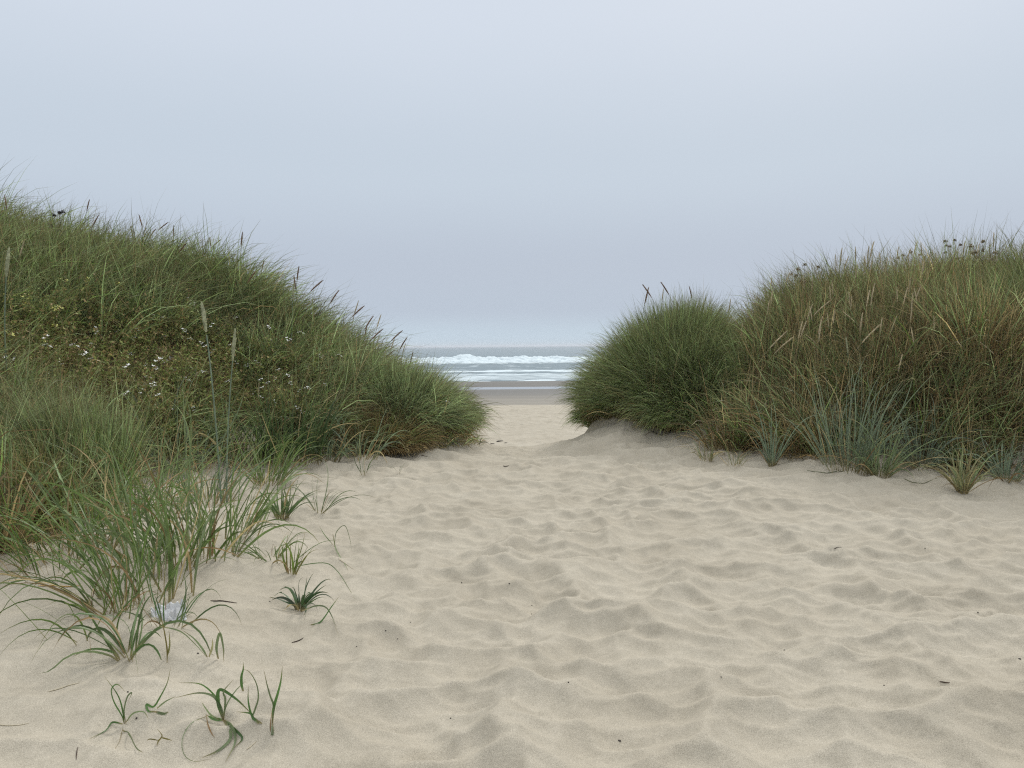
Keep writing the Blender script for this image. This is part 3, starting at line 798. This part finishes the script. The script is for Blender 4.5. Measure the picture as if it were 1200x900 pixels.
shoot('tiny yellowish sprig low in the foreground sand', 184, 872, [
    ([(0, 6), (2, -4), (6, -10), (0, -18)], .6, y1, 0),
    ([(4, -8), (12, -6), (18, -4)], .6, y1, 0),
    ([(2, -2), (-8, -6), (-12, -4)], .5, y1 * .7, 0)])
shoot('single broad leaf with a pale base lying below the white paper', 243, 772, [
    ([(0, 0), (-6, -12), (-16, -24), (-30, -34)], 1.0, g3, 0),
    ([(2, -2), (6, -14), (6, -24)], 1.2, C_STRAW * .5 + g3 * .5, 0)])
shoot('short drooping broad leaf beside the single leaf below the paper', 258, 776, [
    ([(-2, -2), (-4, -18), (0, -34), (4, -16), (4, 0)], 1.6, g2, 0)])
shoot('yellow based leaf pair standing below the white paper', 196, 772, [
    ([(0, 6), (0, -12), (-4, -36), (-8, -52)], 1.0, y1, 0),
    ([(0, 0), (3, -16), (2, -34)], 1.0, y1 * .8 + g3 * .3, 0),
    ([(-8, -38), (16, -32), (34, -16), (48, 2)], .8, g3, 0)])
shoot('lone thin arched blade reaching right over the open sand above the rosette', 362, 668, [
    ([(-26, 2), (-6, -6), (20, -8), (34, 2), (46, 22), (54, 36)], .6, g1, 0),
    ([(-26, 2), (-10, -16), (14, -32), (38, -36)], .5, g1, 0)])
shoot('pair of short leaves with folded tips right of the fan shaped clump', 392, 640, [
    ([(-2, 0), (-12, -14), (-18, -24)], .7, g1, 0),
    ([(0, 2), (2, -16), (12, -24), (18, -8), (20, 6)], .6, g2, 0),
    ([(-2, -14), (2, 6), (12, 22), (16, 30)], .8, g3, 0)])
shoot('long curved blade resting its tip on the sand, from the right of the rosette', 384, 726, [
    ([(-30, -10), (-14, -16), (-2, -14), (6, 0), (12, 20)], .9, g2, 0),
    ([(-20, 8), (-8, 4), (4, -14), (14, -28)], 1.1, g1, 0)])

# ------------------------------------------------------------------ seed stalks
def tube(path, rad, sides=6, ringcol=None):
    path = np.asarray(path, float); n = len(path)
    T = nrm(np.gradient(path, axis=0)); ref = np.array([.3, 1, .1]); S = nrm(np.cross(T, ref)); B = np.cross(S, T)
    a = np.linspace(0, 2 * math.pi, sides, endpoint=False)
    R = np.asarray(rad, float).reshape(-1, 1, 1)
    if R.shape[0] == 1: R = np.repeat(R, n, 0)
    V = path[:, None] + (S[:, None] * np.cos(a)[None, :, None] + B[:, None] * np.sin(a)[None, :, None]) * R
    q = []
    for i in range(n - 1):
        for j in range(sides):
            j2 = (j + 1) % sides; q.append([i * sides + j, i * sides + j2, (i + 1) * sides + j2, (i + 1) * sides + j])
    return V.reshape(-1, 3), np.array(q)

def stalk_mesh(bend, headL, headR, stemc, headc, seed):
    r = np.random.default_rng(seed)
    t = np.linspace(0, 1, 14)
    path = np.stack([bend * t ** 2.2, .03 * np.sin(t * 3 + seed), t * (1 - .25 * bend * t)], 1)
    hi = 1 - headL
    k = int(round(hi * 13))
    V, Q = tube(path[:k + 1], np.linspace(.0032, .0022, k + 1) * (1.5 if headR > .0086 else 1), 5)
    c = np.tile(stemc, (len(V), 1))
    stem = np_mesh('stem', V, Q, True, None, c)
    tt = np.linspace(hi - .02, 1.0, 22)
    hp = np.stack([bend * tt ** 2.2, .03 * np.sin(tt * 3 + seed), tt * (1 - .25 * bend * tt)], 1)
    s = np.linspace(0, 1, 22)
    rad = headR * np.sin(np.pi * np.clip(s * .92 + .06, 0, 1)) ** .6 * (.85 + .3 * (np.arange(22) % 2)) + .0008
    V, Q = tube(hp, rad, 7)
    V = V + r.normal(0, headR * .13, V.shape)
    c = np.tile(headc, (len(V), 1)) * r.uniform(.7, 1.25, (len(V), 1))
    # bristles
    b = Buf(); b.put(V, Q, c)
    nb = 60; i = r.integers(1, 20, nb); ang = r.uniform(0, 6.28, nb)
    base = hp[i]; out = np.stack([np.cos(ang), np.sin(ang), np.zeros(nb)], 1)
    tip = base + out * (headR * 1.5) + np.array([bend * .02, 0, .022])
    side = nrm(np.cross(out, np.array([0, 0, 1.0]))) * .0012
    Vb = np.stack([base - side, base + side, tip + side * .2, tip - side * .2], 1).reshape(-1, 3)
    b.put(Vb, np.arange(nb * 4).reshape(-1, 4), np.tile(headc * 1.1, (nb * 4, 1)))
    head = np_mesh('seed_head', np.concatenate(b.V), np.concatenate(b.Q), True, None, np.concatenate(b.C))
    return stem, head

VAR = {}
def stalk(kind, label, u, v, group, height=1.15, rotz=0.0, y_lo=8.0, y_hi=16.0):
    """a stalk whose tip stands at photo position u, v, rooted in the dune below it"""
    d = ray(u, v); ysr = np.arange(y_lo, y_hi, .05)
    h = CAM_H + d[2] * ysr - ground_full(d[0] * ysr, ysr)[0]
    i = int(np.argmin(np.abs(h - height)))
    y = ysr[i]; hh = float(np.clip(h[i], .3, 1.7))
    bend = kind[1]
    base = np.array([d[0] * y - bend * hh * math.cos(rotz), y - bend * hh * math.sin(rotz)])
    z = gz(base[0], base[1])
    hh = CAM_H + d[2] * y - z
    hh = float(np.clip(hh / (1 - .25 * bend), .3, 1.9))
    o = bpy.data.objects.new('seed_stalk', None); COL.objects.link(o); o.empty_display_size = .05
    o.location = (base[0], base[1], z); o.rotation_euler = (0, 0, rotz); o.scale = (hh, hh, hh)
    tag(o, label, 'seed stalk', group)
    if kind not in VAR:
        cols = {'brown': (C_GREY * .7, np.array((.20, .125, .08))), 'tan': (C_STRAW * .6, np.array((.50, .42, .27))), 'green': (C_BLUE * 1.0, np.array((.36, .37, .23)))}[kind[0]]
        VAR[kind] = stalk_mesh(kind[1], kind[2], {'brown': .0085, 'tan': .0062, 'green': .0088}[kind[0]], cols[0], cols[1], len(VAR) + 1)
    s, hd = VAR[kind]
    add('stem', s, M_LEAF, o); add('seed_head', hd, M_DRY, o)
    return o

brown_tips = [(105, 234), (118, 252), (162, 251), (198, 260), (205, 264), (230, 286), (246, 278), (262, 280), (286, 272), (183, 268), (153, 265), (222, 284),
              (310, 305), (330, 318), (345, 322), (381, 328), (352, 312), (300, 318), (272, 300), (420, 352), (428, 358), (436, 370), (431, 380), (447, 368),
              (473, 387), (480, 395), (484, 412), (476, 402), (470, 410), (487, 425), (492, 434), (462, 396), (450, 385), (398, 340), (6, 228), (445, 392), (468, 422)]
for i, (u, v) in enumerate(brown_tips):
    k = [('brown', .12, .17), ('brown', .3, .18), ('brown', -.12, .17), ('brown', .45, .16)][i % 4]
    if u > 410: k = [('brown', .45, .16), ('brown', .3, .18), ('brown', .12, .17), ('tan', .16, .17)][i % 4]
    stalk(k, 'dark brown marram seed stalk standing against the sky on the left dune crest', u, v, 'brown seed stalks along the crest of the left dune', 1.05 + .15 * rng.random(), rng.uniform(-.5, .5))
for i, (u, v) in enumerate([(749, 333), (760, 336), (774, 330), (807, 335), (857, 350), (905, 325), (906, 340), (778, 338), (871, 378), (902, 352)]):
    stalk([('brown', .3, .18), ('brown', -.12, .17)][i % 2] if i < 4 else ('tan', .05, .16), 'brown seed stalk rising from the rounded clump and notch left of the right dune crest', u, v, 'seed stalks above the rounded clump', 1.15, rng.uniform(2.6, 3.6) if i < 3 else 0.3, 10, 15)
tan_tips = [(988, 290), (994, 300), (1001, 289), (1018, 288), (1026, 282), (1030, 296), (1053, 289), (1060, 300), (1078, 284), (1090, 297), (1068, 290), (978, 298),
            (1084, 305), (965, 312), (1012, 300), (1040, 302), (1077, 282), (1092, 292), (1132, 282), (1150, 285), (1163, 272), (1005, 310), (925, 318), (940, 322)]
for i, (u, v) in enumerate(tan_tips):
    k = [('tan', .05, .16), ('tan', .16, .17), ('tan', -.08, .16)][i % 3]
    stalk(k, 'upright tan seed stalk standing against the sky on the right dune crest', u, v, 'tan seed stalks along the crest of the right dune', 1.1 + .1 * rng.random(), rng.uniform(-.6, .6), 9, 15)
for i in range(30):
    u = rng.uniform(925, 1095); v = rng.uniform(318, 385)
    stalk([('tan', .05, .16), ('tan', .16, .17), ('tan', -.08, .16)][i % 3], 'pale straw seed stalk among the upper grass on the face of the right dune', u, v, 'straw seed stalks on the face of the right dune', 1.1, rng.uniform(-1, 1), 8, 14)
nod = [(900, 388), (912, 395), (935, 392), (962, 352), (985, 365), (1010, 380), (1148, 400)]
for i, (u, v) in enumerate(nod):
    stalk(('tan', .45, .18), 'pale nodding seed stalk curving out of the grass on the right dune face', u, v, 'nodding pale seed stalks on the right dune face', 1.0, rng.choice([0.2, 3.0, -.5]), 8, 14)
# tall pale green stalks on the left bank
stalk(('green', .05, .16), 'tall pale stalk with a plump seed head close to the left edge of the photo', 12, 290, None, 1.35, 0, 7, 8.4)
stalk(('tan', .16, .17), 'pale stalk with a brownish head just right of the tall edge stalk', 27, 282, None, 1.25, 0, 6, 12)
stalk(('green', -.08, .12), 'taller green seed stalk, left one of the pair in front of the white flowers', 236, 318, None, 1.75, 0, 7, 8.4)
stalk(('green', .05, .161), 'shorter green seed stalk, right one of the pair in front of the white flowers', 273, 385, None, 1.5, 0, 7, 8.4)
stalk(('tan', .04, .2), 'stout stalk with a feathery tan head in front of the dark broad leaves', 303, 448, None, .95, 0, 6, 12)
stalk(('green', .06, .16), 'slim green seed stalk above the dark broad leaved clump', 345, 332, None, 1.5, 0, 8, 12.5)
stalk(('tan', .1, .17), 'straw seed stalk leaning out of the tall blue green shore grass', 1055, 415, None, 1.1, 0, 8, 12)
stalk(('green', -.06, .16), 'thin upright stalk in the middle of the tall blue green shore grass', 990, 395, None, 1.15, 0, 8, 12)

# ------------------------------------------------------------------ dried umbel plants on the right crest
def umbel(label, u, v, w_px, ht, col, seed):
    r = np.random.default_rng(seed)
    d = ray(u, v); ysr = np.arange(9, 15, .05)
    h = CAM_H + d[2] * ysr - ground_full(d[0] * ysr, ysr)[0]
    i = int(np.argmin(np.abs(h - ht))); y = ysr[i]; hh = float(h[i]); x = d[0] * y; z = gz(x, y)
    o = thing('dried_flower', label, 'dried flower', (x, y, z), 'dried flower plants on the crest of the right dune')
    sm = simple_material('dry_stem_%d' % seed, (.12, .08, .05)); hm = simple_material('dry_head_%d' % seed, col, .9, .4)
    b = Buf(); heads = []
    top = hh
    path = np.array([[0, 0, 0], [.01, 0, top * .5], [0, 0, top]])
    b.put(*tube(path, [.004, .0035, .002], 5), np.ones((15, 3)))
    W = w_px / F * y
    nb = 7
    for k in range(nb):
        a = r.uniform(0, 6.28); s0 = top - r.uniform(.06, .45) * W * 2; e = np.array([math.cos(a) * W * r.uniform(.2, .6), math.sin(a) * W * r.uniform(.2, .5), top - r.uniform(0, .9) * W])
        p = np.array([[0, 0, s0 - .05], [e[0] * .6, e[1] * .6, (s0 + e[2]) / 2 - .01], e])
        b.put(*tube(p, [.002, .0018, .0014], 4), np.ones((12, 3))); heads.append(e)
    heads.append(np.array([0, 0, top]))
    b.build('stem', sm, o)
    for e in heads:
        R = r.uniform(.015, .035); m = 60
        a = r.uniform(0, 6.28, m); q = np.sqrt(r.uniform(0, 1, m)) * R
        c = np.stack([e[0] + np.cos(a) * q, e[1] + np.sin(a) * q, e[2] + .022 * (1 - (q / R) ** 2) + r.normal(0, .009, m)], 1)
        s = .0065
        off = r.normal(0, 1, (m, 4, 3)) * s * .8
        V = (c[:, None] + off + np.array([[-s, -s, 0], [s, -s, 0], [s, s, 0], [-s, s, 0]])[None]).reshape(-1, 3)
        add('flower_head', np_mesh('flower_head', V, np.arange(m * 4).reshape(-1, 4), False), hm, o)
    return o
umbel('dark dried umbel standing alone against the sky on the right crest', 1119, 282, 26, 1.3, (.16, .10, .08), 1)
umbel('wide tan dried umbel on the crest left of the tan seed stalks', 943, 311, 34, 1.15, (.34, .27, .17), 2)
umbel('tan dried umbel half hidden among seed stalks in the middle of the right crest', 1068, 296, 30, 1.15, (.40, .31, .19), 3)
umbel('faded dried umbel behind the shaggy clump near the right edge', 1152, 284, 24, 1.15, (.36, .31, .21), 4)
umbel('small dark dried flower on the crest of the left dune', 70, 250, 22, 1.0, (.08, .07, .08), 5)

# ------------------------------------------------------------------ white flowered weeds
M_PETAL = simple_material('white_petal', (.82, .82, .78), .6, .06); M_PETALY = simple_material('yellow_petal', (.62, .60, .18), .6, .1)
def weed_mesh(seed):
    r = np.random.default_rng(seed)
    b = Buf(); tips = []
    C1 = np.array((.19, .24, .07)); C2 = np.array((.33, .24, .11)); C3 = np.array((.28, .31, .10))
    ns = 26
    for k in range(ns):
        a = r.uniform(0, 6.28); sp = r.uniform(.1, .75)
        d = nrm(np.array([math.cos(a) * sp, math.sin(a) * sp, 1.0])); L = r.uniform(.4, .75)
        p = np.array([r.normal(0, .08), r.normal(0, .08), 0]); pts = [p]
        for s in range(6):
            d = nrm(d + r.normal(0, .16, 3)); p = p + d * L / 6; pts.append(p)
        pts = np.array(pts)
        V, Q = tube(pts, np.linspace(.003, .0012, 7), 4); b.put(V, Q, np.tile(C2 if r.random() < .5 else C1, (len(V), 1)))
        tips.append(pts[-1])
        for m in range(6):
            i = r.integers(1, 6); s = pts[i]; d2 = nrm(r.normal(0, 1, 3) + np.array([0, 0, .8])); L2 = r.uniform(.08, .24)
            q = np.array([s, s + d2 * L2 * .5 + r.normal(0, .01, 3), s + d2 * L2 + r.normal(0, .02, 3)])
            V, Q = tube(q, [.0018, .0014, .001], 3); b.put(V, Q, np.tile(C2 if r.random() < .6 else C3, (len(V), 1)))
            if r.random() < .4: tips.append(q[-1])
            for c in (q[1], q[2], s):
                nl = r.integers(2, 5)
                for _ in range(nl):
                    dd = nrm(r.normal(0, 1, 3)); ll = r.uniform(.012, .045); sd = nrm(np.cross(dd, r.normal(0, 1, 3))) * ll * .22
                    V = np.array([c, c + dd * ll * .5 + sd, c + dd * ll, c + dd * ll * .5 - sd])
                    cc = (C1, C3, C2)[r.choice(3, p=[.5, .25, .25])] * r.uniform(.6, 1.4)
                    b.put(V, np.array([[0, 1, 2, 3]]), np.tile(cc, (4, 1)))
    return np_mesh('foliage', np.concatenate(b.V), np.concatenate(b.Q), True, None, np.concatenate(b.C)), np.array(tips)

def flower_mesh(seed):
    r = np.random.default_rng(seed); V = []; Q = []
    for f in range(r.integers(2, 5)):
        c = r.normal(0, .022, 3); a0 = r.uniform(0, 6.28); tilt = r.normal(0, .4, 2)
        for k in range(4):
            a = a0 + k * math.pi / 2; ex = np.array([math.cos(a), math.sin(a), tilt[0] * math.cos(a) + tilt[1] * math.sin(a)]); ey = np.array([-math.sin(a), math.cos(a), 0])
            i = len(V)
            V += [c, c + ex * .011 + ey * .008, c + ex * .018 + np.array([0, 0, .004]), c + ex * .011 - ey * .008]; Q.append([i, i + 1, i + 2, i + 3])
    return np_mesh('flower', np.array(V), np.array(Q), False)

weeds = [weed_mesh(s) for s in range(4)]
flowers = [flower_mesh(10 + s) for s in range(4)]
flowersy = [flower_mesh(20 + s) for s in range(3)]
for f in flowers: f.materials.append(M_PETAL)
for f in flowersy: f.materials.append(M_PETALY)
# rows across the bank
wp = []
tries = 0
while len(wp) < 62 and tries < 6000:
    tries += 1
    x = rng.uniform(-7.6, -2.6); y = rng.uniform(8.4, 12.2)
    if weed(x, y) > 1.25: continue
    if sdf(np.array([x]), np.array([y]), LEFT)[0] < .3: continue
    if any((x - a) ** 2 + (y - b_) ** 2 < .28 ** 2 for a, b_ in wp): continue
    wp.append((x, y))
for i, (x, y) in enumerate(wp):
    me, tips = weeds[i % 4]
    yel = x < -5.6
    o = thing('wild_radish', ('straggly weed with small pale yellow flowers on the left dune face' if yel else 'straggly brownish green weed with small white flowers on the left dune face'),
              'flowering plant', (x, y, gz(x, y) - .02), 'pale yellow flowered weeds on the left dune' if yel else 'white flowered weeds on the left dune')
    o.rotation_euler = (rng.normal(0, .08) + .12, rng.normal(0, .08), rng.uniform(0, 6.28)); s = rng.uniform(.95, 1.4); o.scale = (s, s, s * rng.uniform(.85, 1.05))
    add('foliage', me, M_GRASS, o)
    zs_ = np.argsort(-tips[:, 2])[:40]; k = rng.choice(zs_, rng.integers(1, 6), replace=False)
    for t in tips[k]:
        add('flower_cluster', (flowersy if yel else flowers)[rng.integers(0, 3)], None, o, tuple(t))
for (x, y, lab) in [(-1.15, 11.75, 'thin weed with a few white flowers in the soft clump beside the gap'), (-3.1, 10.6, 'white flowered sprig above the dark broad leaved clump')]:
    me, tips = weeds[1]
    o = thing('wild_radish', lab, 'flowering plant', (x, y, gz(x, y))); add('foliage', me, M_GRASS, o)
    for t in tips[::6]: add('flower_cluster', flowers[0], None, o, tuple(t))

# ------------------------------------------------------------------ crumpled white paper
def crumple():
    nx, ny = 26, 20
    r = np.random.default_rng(5)
    gx, gy = np.meshgrid(np.linspace(-1, 1, nx), np.linspace(-1, 1, ny))
    x = gx.ravel(); y = gy.ravel(); z = np.zeros_like(x)
    for k in range(16):                       # random creases folded across the sheet
        a = r.uniform(0, 6.28); c = r.uniform(-.6, .6); t = x * math.cos(a) + y * math.sin(a) - c
        z += np.abs(t) * r.choice([-1, 1]) * r.uniform(.06, .26)
    R2 = np.sqrt(x * x + y * y)
    z += 1.1 * np.abs(fbm(x * 2.2 + 3, y * 2.2, 2, 8) - .5) * 2
    z = z - z.mean() + .45 * (1 - R2)
    edge = 1 + .22 * (fbm(np.arctan2(y, x) * 1.3 + 5, R2 * 0, 3, 4) - .5)
    V = np.stack([x * .115 * edge * (1 - .18 * R2), y * .085 * edge * (1 - .18 * R2), np.clip(z * .075, -.02, .06) + .03], 1)
    i = np.arange(nx * ny).reshape(ny, nx)
    Q = np.stack([i[:-1, :-1], i[:-1, 1:], i[1:, 1:], i[1:, :-1]], -1).reshape(-1, 4)
    # underside, so that the scrap has thickness
    n0 = len(V); W2 = V.copy(); W2[:, 2] = np.minimum(W2[:, 2] - .002, W2[:, 2] * .9)
    me = np_mesh('crumpled_paper', np.concatenate([V, W2]), np.concatenate([Q, Q[:, ::-1] + n0]), False)
    return me
p = place(199, 724)
pm = simple_material('white_paper', (.60, .60, .60), .6, .05, 30, .3)
o = add('crumpled_paper', crumple(), pm, None, (p[0], p[1], p[2] - .01)); o.rotation_euler = (.25, -.1, .5); o.scale = (.9, .95, 1.1)
tag(o, 'crumpled white paper scrap lying on sand behind thin grass leaves', 'litter')

# ------------------------------------------------------------------ small debris on the sand
M_TWIG = simple_material('dark_twig', (.055, .035, .025), .8, .3, 60)
M_PALE = simple_material('bleached_straw', (.48, .42, .30), .7, .2, 60)
M_BIT = simple_material('dark_bit', (.035, .028, .024), .8, .4, 60)
def twig(label, u, v, Lpx, ang, mat=M_TWIG, r=.003, curve=.15, group=None, name='twig', cat='twig'):
    p = place(u, v); L = Lpx / F * p[1]
    n = 9; t = np.linspace(-.5, .5, n)
    X = p[0] + (t * math.cos(ang) - curve * (t * t - .1) * math.sin(ang)) * L
    Yv = p[1] + (t * math.sin(ang) + curve * (t * t - .1) * math.cos(ang)) * L
    Zz = ground_full(X, Yv)[0] + r * .9
    Zz = Zz * .5 + np.interp(t, [-.5, .5], [Zz[0], Zz[-1]]) * .0 + Zz * .5
    P = np.stack([X, Yv, Zz], 1) - p
    V, Q = tube(P, r * np.array([.4, .8, 1, 1, 1, .9, .8, .6, .3]), 6)
    o = add(name, np_mesh(name, V, Q, True), mat, None, p)
    return tag(o, label, cat, group)
twig('dark curled twig lying right of the white paper', 262, 705, 30, .25, r=.0035, curve=.5)
twig('bleached straw blade lying alone on the left sand slope', 75, 806, 34, .75, M_PALE, .0028, .1, name='straw_blade', cat='straw')
twig('pale straw ends lying at the lower left corner of the sand', 14, 851, 34, .35, M_PALE, .002, .3, name='straw_blade', cat='straw')
twig('thin brown stalk lying low at the left of the foreground shoots', 90, 885, 30, -1.1, M_TWIG, .0018, .1)
twig('short dark leaf curl on the sand left of the rosette', 349, 752, 14, .5, M_TWIG, .0032, .5)
twig('small dark twig lying on rippled sand right of the middle', 980, 643, 14, .1, M_TWIG, .0022, .1)
twig('dark twig fragment on the rippled sand low at the right', 1107, 801, 11, -.4, M_TWIG, .003, .4)
twig('orange brown dry stalk lying across the sand near the left edge', 70, 688, 46, .25, simple_material('orange_stalk', (.42, .26, .08), .7), .004, .15)
twig('dark twig on the crest of the sand where the path meets the beach', 593, 547, 8, -.5, M_TWIG, .006, .3)
twig('bleached straw bit near the folded leaves on open sand', 405, 660, 24, -.5, M_PALE, .0022, .4, name='straw_blade', cat='straw')
twig('dark reed piece at the foot of the soft clump beside the gap', 497, 535, 8, .2, M_TWIG, .005, .2)
twig('straw sliver on the sand right of the leafy shoot', 295, 876, 14, .9, M_PALE, .002, .1, name='straw_blade', cat='straw')
twig('long thin dark leaf lying flat under the bushy shore grass', 975, 553, 60, .12, simple_material('flat_leaf', (.11, .13, .06)), .004, .25, name='fallen_leaf', cat='leaf')
twig('long thin flat leaf lying on sand between the bushy grass and the pale tuft', 1075, 566, 56, -.15, simple_material('flat_leaf_b', (.12, .13, .06)), .004, .2, name='fallen_leaf', cat='leaf')

def pebble_mesh(seed):
    import bmesh
    bm = bmesh.new(); bmesh.ops.create_icosphere(bm, subdivisions=2, radius=1); r = np.random.default_rng(seed)
    s = r.uniform(.5, 1.3, 3)
    for v in bm.verts:
        k = 1 + r.normal(0, .13); v.co = (v.co.x * s[0] * k, v.co.y * s[1] * k, v.co.z * s[2] * k * .6)
    for f in bm.faces: f.smooth = True
    me = bpy.data.meshes.new('bark_bit'); bm.to_mesh(me); bm.free(); me.materials.append(M_BIT); return me
pebs = [pebble_mesh(s) for s in range(4)]
spots = [(528, 843), (694, 863), (726, 869), (774, 662), (666, 800), (904, 750), (919, 763), (468, 698), (597, 684), (587, 699), (623, 710), (442, 887), (1146, 718), (1078, 717),
         (1084, 643), (849, 611), (541, 683), (456, 571), (481, 730), (478, 742), (452, 741), (462, 748), (466, 750), (409, 757), (418, 758), (404, 751), (1195, 773), (663, 832), (1036, 804),
         (1140, 805), (623, 720), (820, 760), (845, 795), (208, 772), (232, 766), (188, 852), (160, 842), (176, 812), (218, 858), (244, 790), (150, 812), (310, 700), (316, 706)]
for i, (u, v) in enumerate(spots[::2]):
    p = place(u, v)
    o = add('bark_bit', pebs[i % 4], None, None, (p[0], p[1], p[2] + .001)); s = rng.uniform(.0035, .0065) * (1.2 if v < 700 else 1); o.scale = (s, s, s); o.rotation_euler = (0, 0, rng.uniform(0, 6))
    tag(o, 'tiny dark fragment of bark lying on the open sand', 'debris', 'dark specks of debris on the sand')
for (u, v, s, lab) in [(330, 700, .012, 'dark brown seed pod lying left of the rosette'), (586, 517, .09, 'dark seaweed lump lying on the beach beyond the gap'), (577, 520, .055, 'smaller dark seaweed lump beside the larger one on the beach'), (593, 519, .045, 'smallest seaweed scrap right of the two lumps on the beach')]:
    p = place(u, v, 2.0 if s < .02 else 16.0); o = add('seed_pod' if s < .02 else 'seaweed_lump', pebs[0].copy(), None, None, p); o.scale = (s * 1.3, s, s * .7)
    tag(o, lab, 'seed pod' if s < .02 else 'seaweed')

# ------------------------------------------------------------------ sky and light
w = bpy.data.worlds.new('World'); sc.world = w; w.use_nodes = True
nt = w.node_tree; nt.nodes.clear(); n = nt.nodes; l = nt.links
EL, AZ = math.radians(38), math.radians(24)          # azimuth measured from the view direction to the right
out = N(n, 'ShaderNodeOutputWorld'); bg = N(n, 'ShaderNodeBackground'); bg2 = N(n, 'ShaderNodeBackground')
sky = N(n, 'ShaderNodeTexSky', sky_type='NISHITA'); sky.sun_disc = False; sky.sun_elevation = EL; sky.sun_rotation = AZ
sky.air_density = 1.5; sky.dust_density = 4
l.new(sky.outputs['Color'], bg.inputs['Color']); bg.inputs['Strength'].default_value = .05
tc = N(n, 'ShaderNodeTexCoord'); sx = N(n, 'ShaderNodeSeparateXYZ'); l.new(tc.outputs['Generated'], sx.inputs['Vector'])
nz = N(n, 'ShaderNodeTexNoise'); nz.inputs['Scale'].default_value = 2.2; nz.inputs['Detail'].default_value = 3
mp = N(n, 'ShaderNodeMapping'); mp.inputs['Scale'].default_value = (1, 1, 3.0); l.new(tc.outputs['Generated'], mp.inputs['Vector']); l.new(mp.outputs['Vector'], nz.inputs['Vector'])
ma = N(n, 'ShaderNodeMath', operation='MULTIPLY_ADD'); l.new(nz.outputs['Fac'], ma.inputs[0]); ma.inputs[1].default_value = .05; ma.inputs[2].default_value = -.025
ab = N(n, 'ShaderNodeMath', operation='MULTIPLY'); l.new(ma.outputs[0], ab.inputs[0]); l.new(sx.outputs['Z'], ab.inputs[1])
ad = N(n, 'ShaderNodeMath', operation='MULTIPLY_ADD'); l.new(ab.outputs[0], ad.inputs[0]); ad.inputs[1].default_value = 4.0; l.new(sx.outputs['Z'], ad.inputs[2])
cr = N(n, 'ShaderNodeValToRGB'); cr.color_ramp.interpolation = 'EASE'
stops = [(0.0, (.50, .59, .66)), (.010, (.50, .595, .68)), (.05, (.450, .515, .605)), (.10, (.45, .51, .60)), (.22, (.507, .578, .663)), (.41, (.590, .650, .737)), (.62, (.95, 1.0, 1.06)), (1.0, (1.55, 1.55, 1.55))]
e = cr.color_ramp.elements
while len(e) < len(stops): e.new(.5)
for i, (pz, c) in enumerate(stops): e[i].position = pz; e[i].color = (*c, 1)
l.new(ad.outputs[0], cr.inputs['Fac']); l.new(cr.outputs['Color'], bg2.inputs['Color'])
asx = N(n, 'ShaderNodeAddShader'); mxs = N(n, 'ShaderNodeMixShader'); mxs.inputs['Fac'].default_value = .97
l.new(bg.outputs['Background'], mxs.inputs[1]); l.new(bg2.outputs['Background'], mxs.inputs[2]); l.new(mxs.outputs['Shader'], out.inputs['Surface'])

sd = bpy.data.lights.new('sun', 'SUN'); sd.energy = 1.6; sd.angle = math.radians(11); sd.color = (1, .965, .92)
so = bpy.data.objects.new('sun', sd); COL.objects.link(so)
dirv = Vector((math.sin(AZ) * math.cos(EL), math.cos(AZ) * math.cos(EL), math.sin(EL)))
so.rotation_euler = dirv.to_track_quat('Z', 'Y').to_euler(); so.location = (0, 0, 30)

# ------------------------------------------------------------------ sea haze
hx = 8000.0; hz0, hz1 = -75.0, 9.0
V = np.array([(a, b, c) for a in (-hx, hx) for b in (-hx, hx) for c in (hz0, hz1)])
Q = np.array([(0, 1, 3, 2), (4, 6, 7, 5), (0, 4, 5, 1), (2, 3, 7, 6), (0, 2, 6, 4), (1, 5, 7, 3)])
hm = bpy.data.materials.new('haze'); hm.use_nodes = True; hm.node_tree.nodes.clear()
ho = hm.node_tree.nodes.new('ShaderNodeOutputMaterial'); pv = hm.node_tree.nodes.new('ShaderNodeVolumePrincipled')
pv.inputs['Color'].default_value = (.92, .95, 1, 1); pv.inputs['Density'].default_value = 0.0002; pv.inputs['Anisotropy'].default_value = .2
hm.node_tree.links.new(pv.outputs['Volume'], ho.inputs['Volume'])
hz = add('haze', np_mesh('haze', V, Q, False), hm); tag(hz, 'thin sea haze over the beach and the ocean', kind='stuff')

# ------------------------------------------------------------------ render settings
sc.view_settings.view_transform = 'Standard'; sc.view_settings.look = 'None'; sc.view_settings.gamma = 1; sc.view_settings.exposure = 0.17
sc.view_settings.use_curve_mapping = False
sc.render.engine = 'CYCLES'
cy = sc.cycles
cy.max_bounces = 6; cy.diffuse_bounces = 4; cy.glossy_bounces = 2; cy.transmission_bounces = 3; cy.transparent_max_bounces = 4
cy.use_denoising = False
cy.filter_width = 1.2
try: cy.denoiser = 'OPENIMAGEDENOISE'
except Exception: pass
cy.use_adaptive_sampling = False
cy.sample_clamp_indirect = 6
print('done')
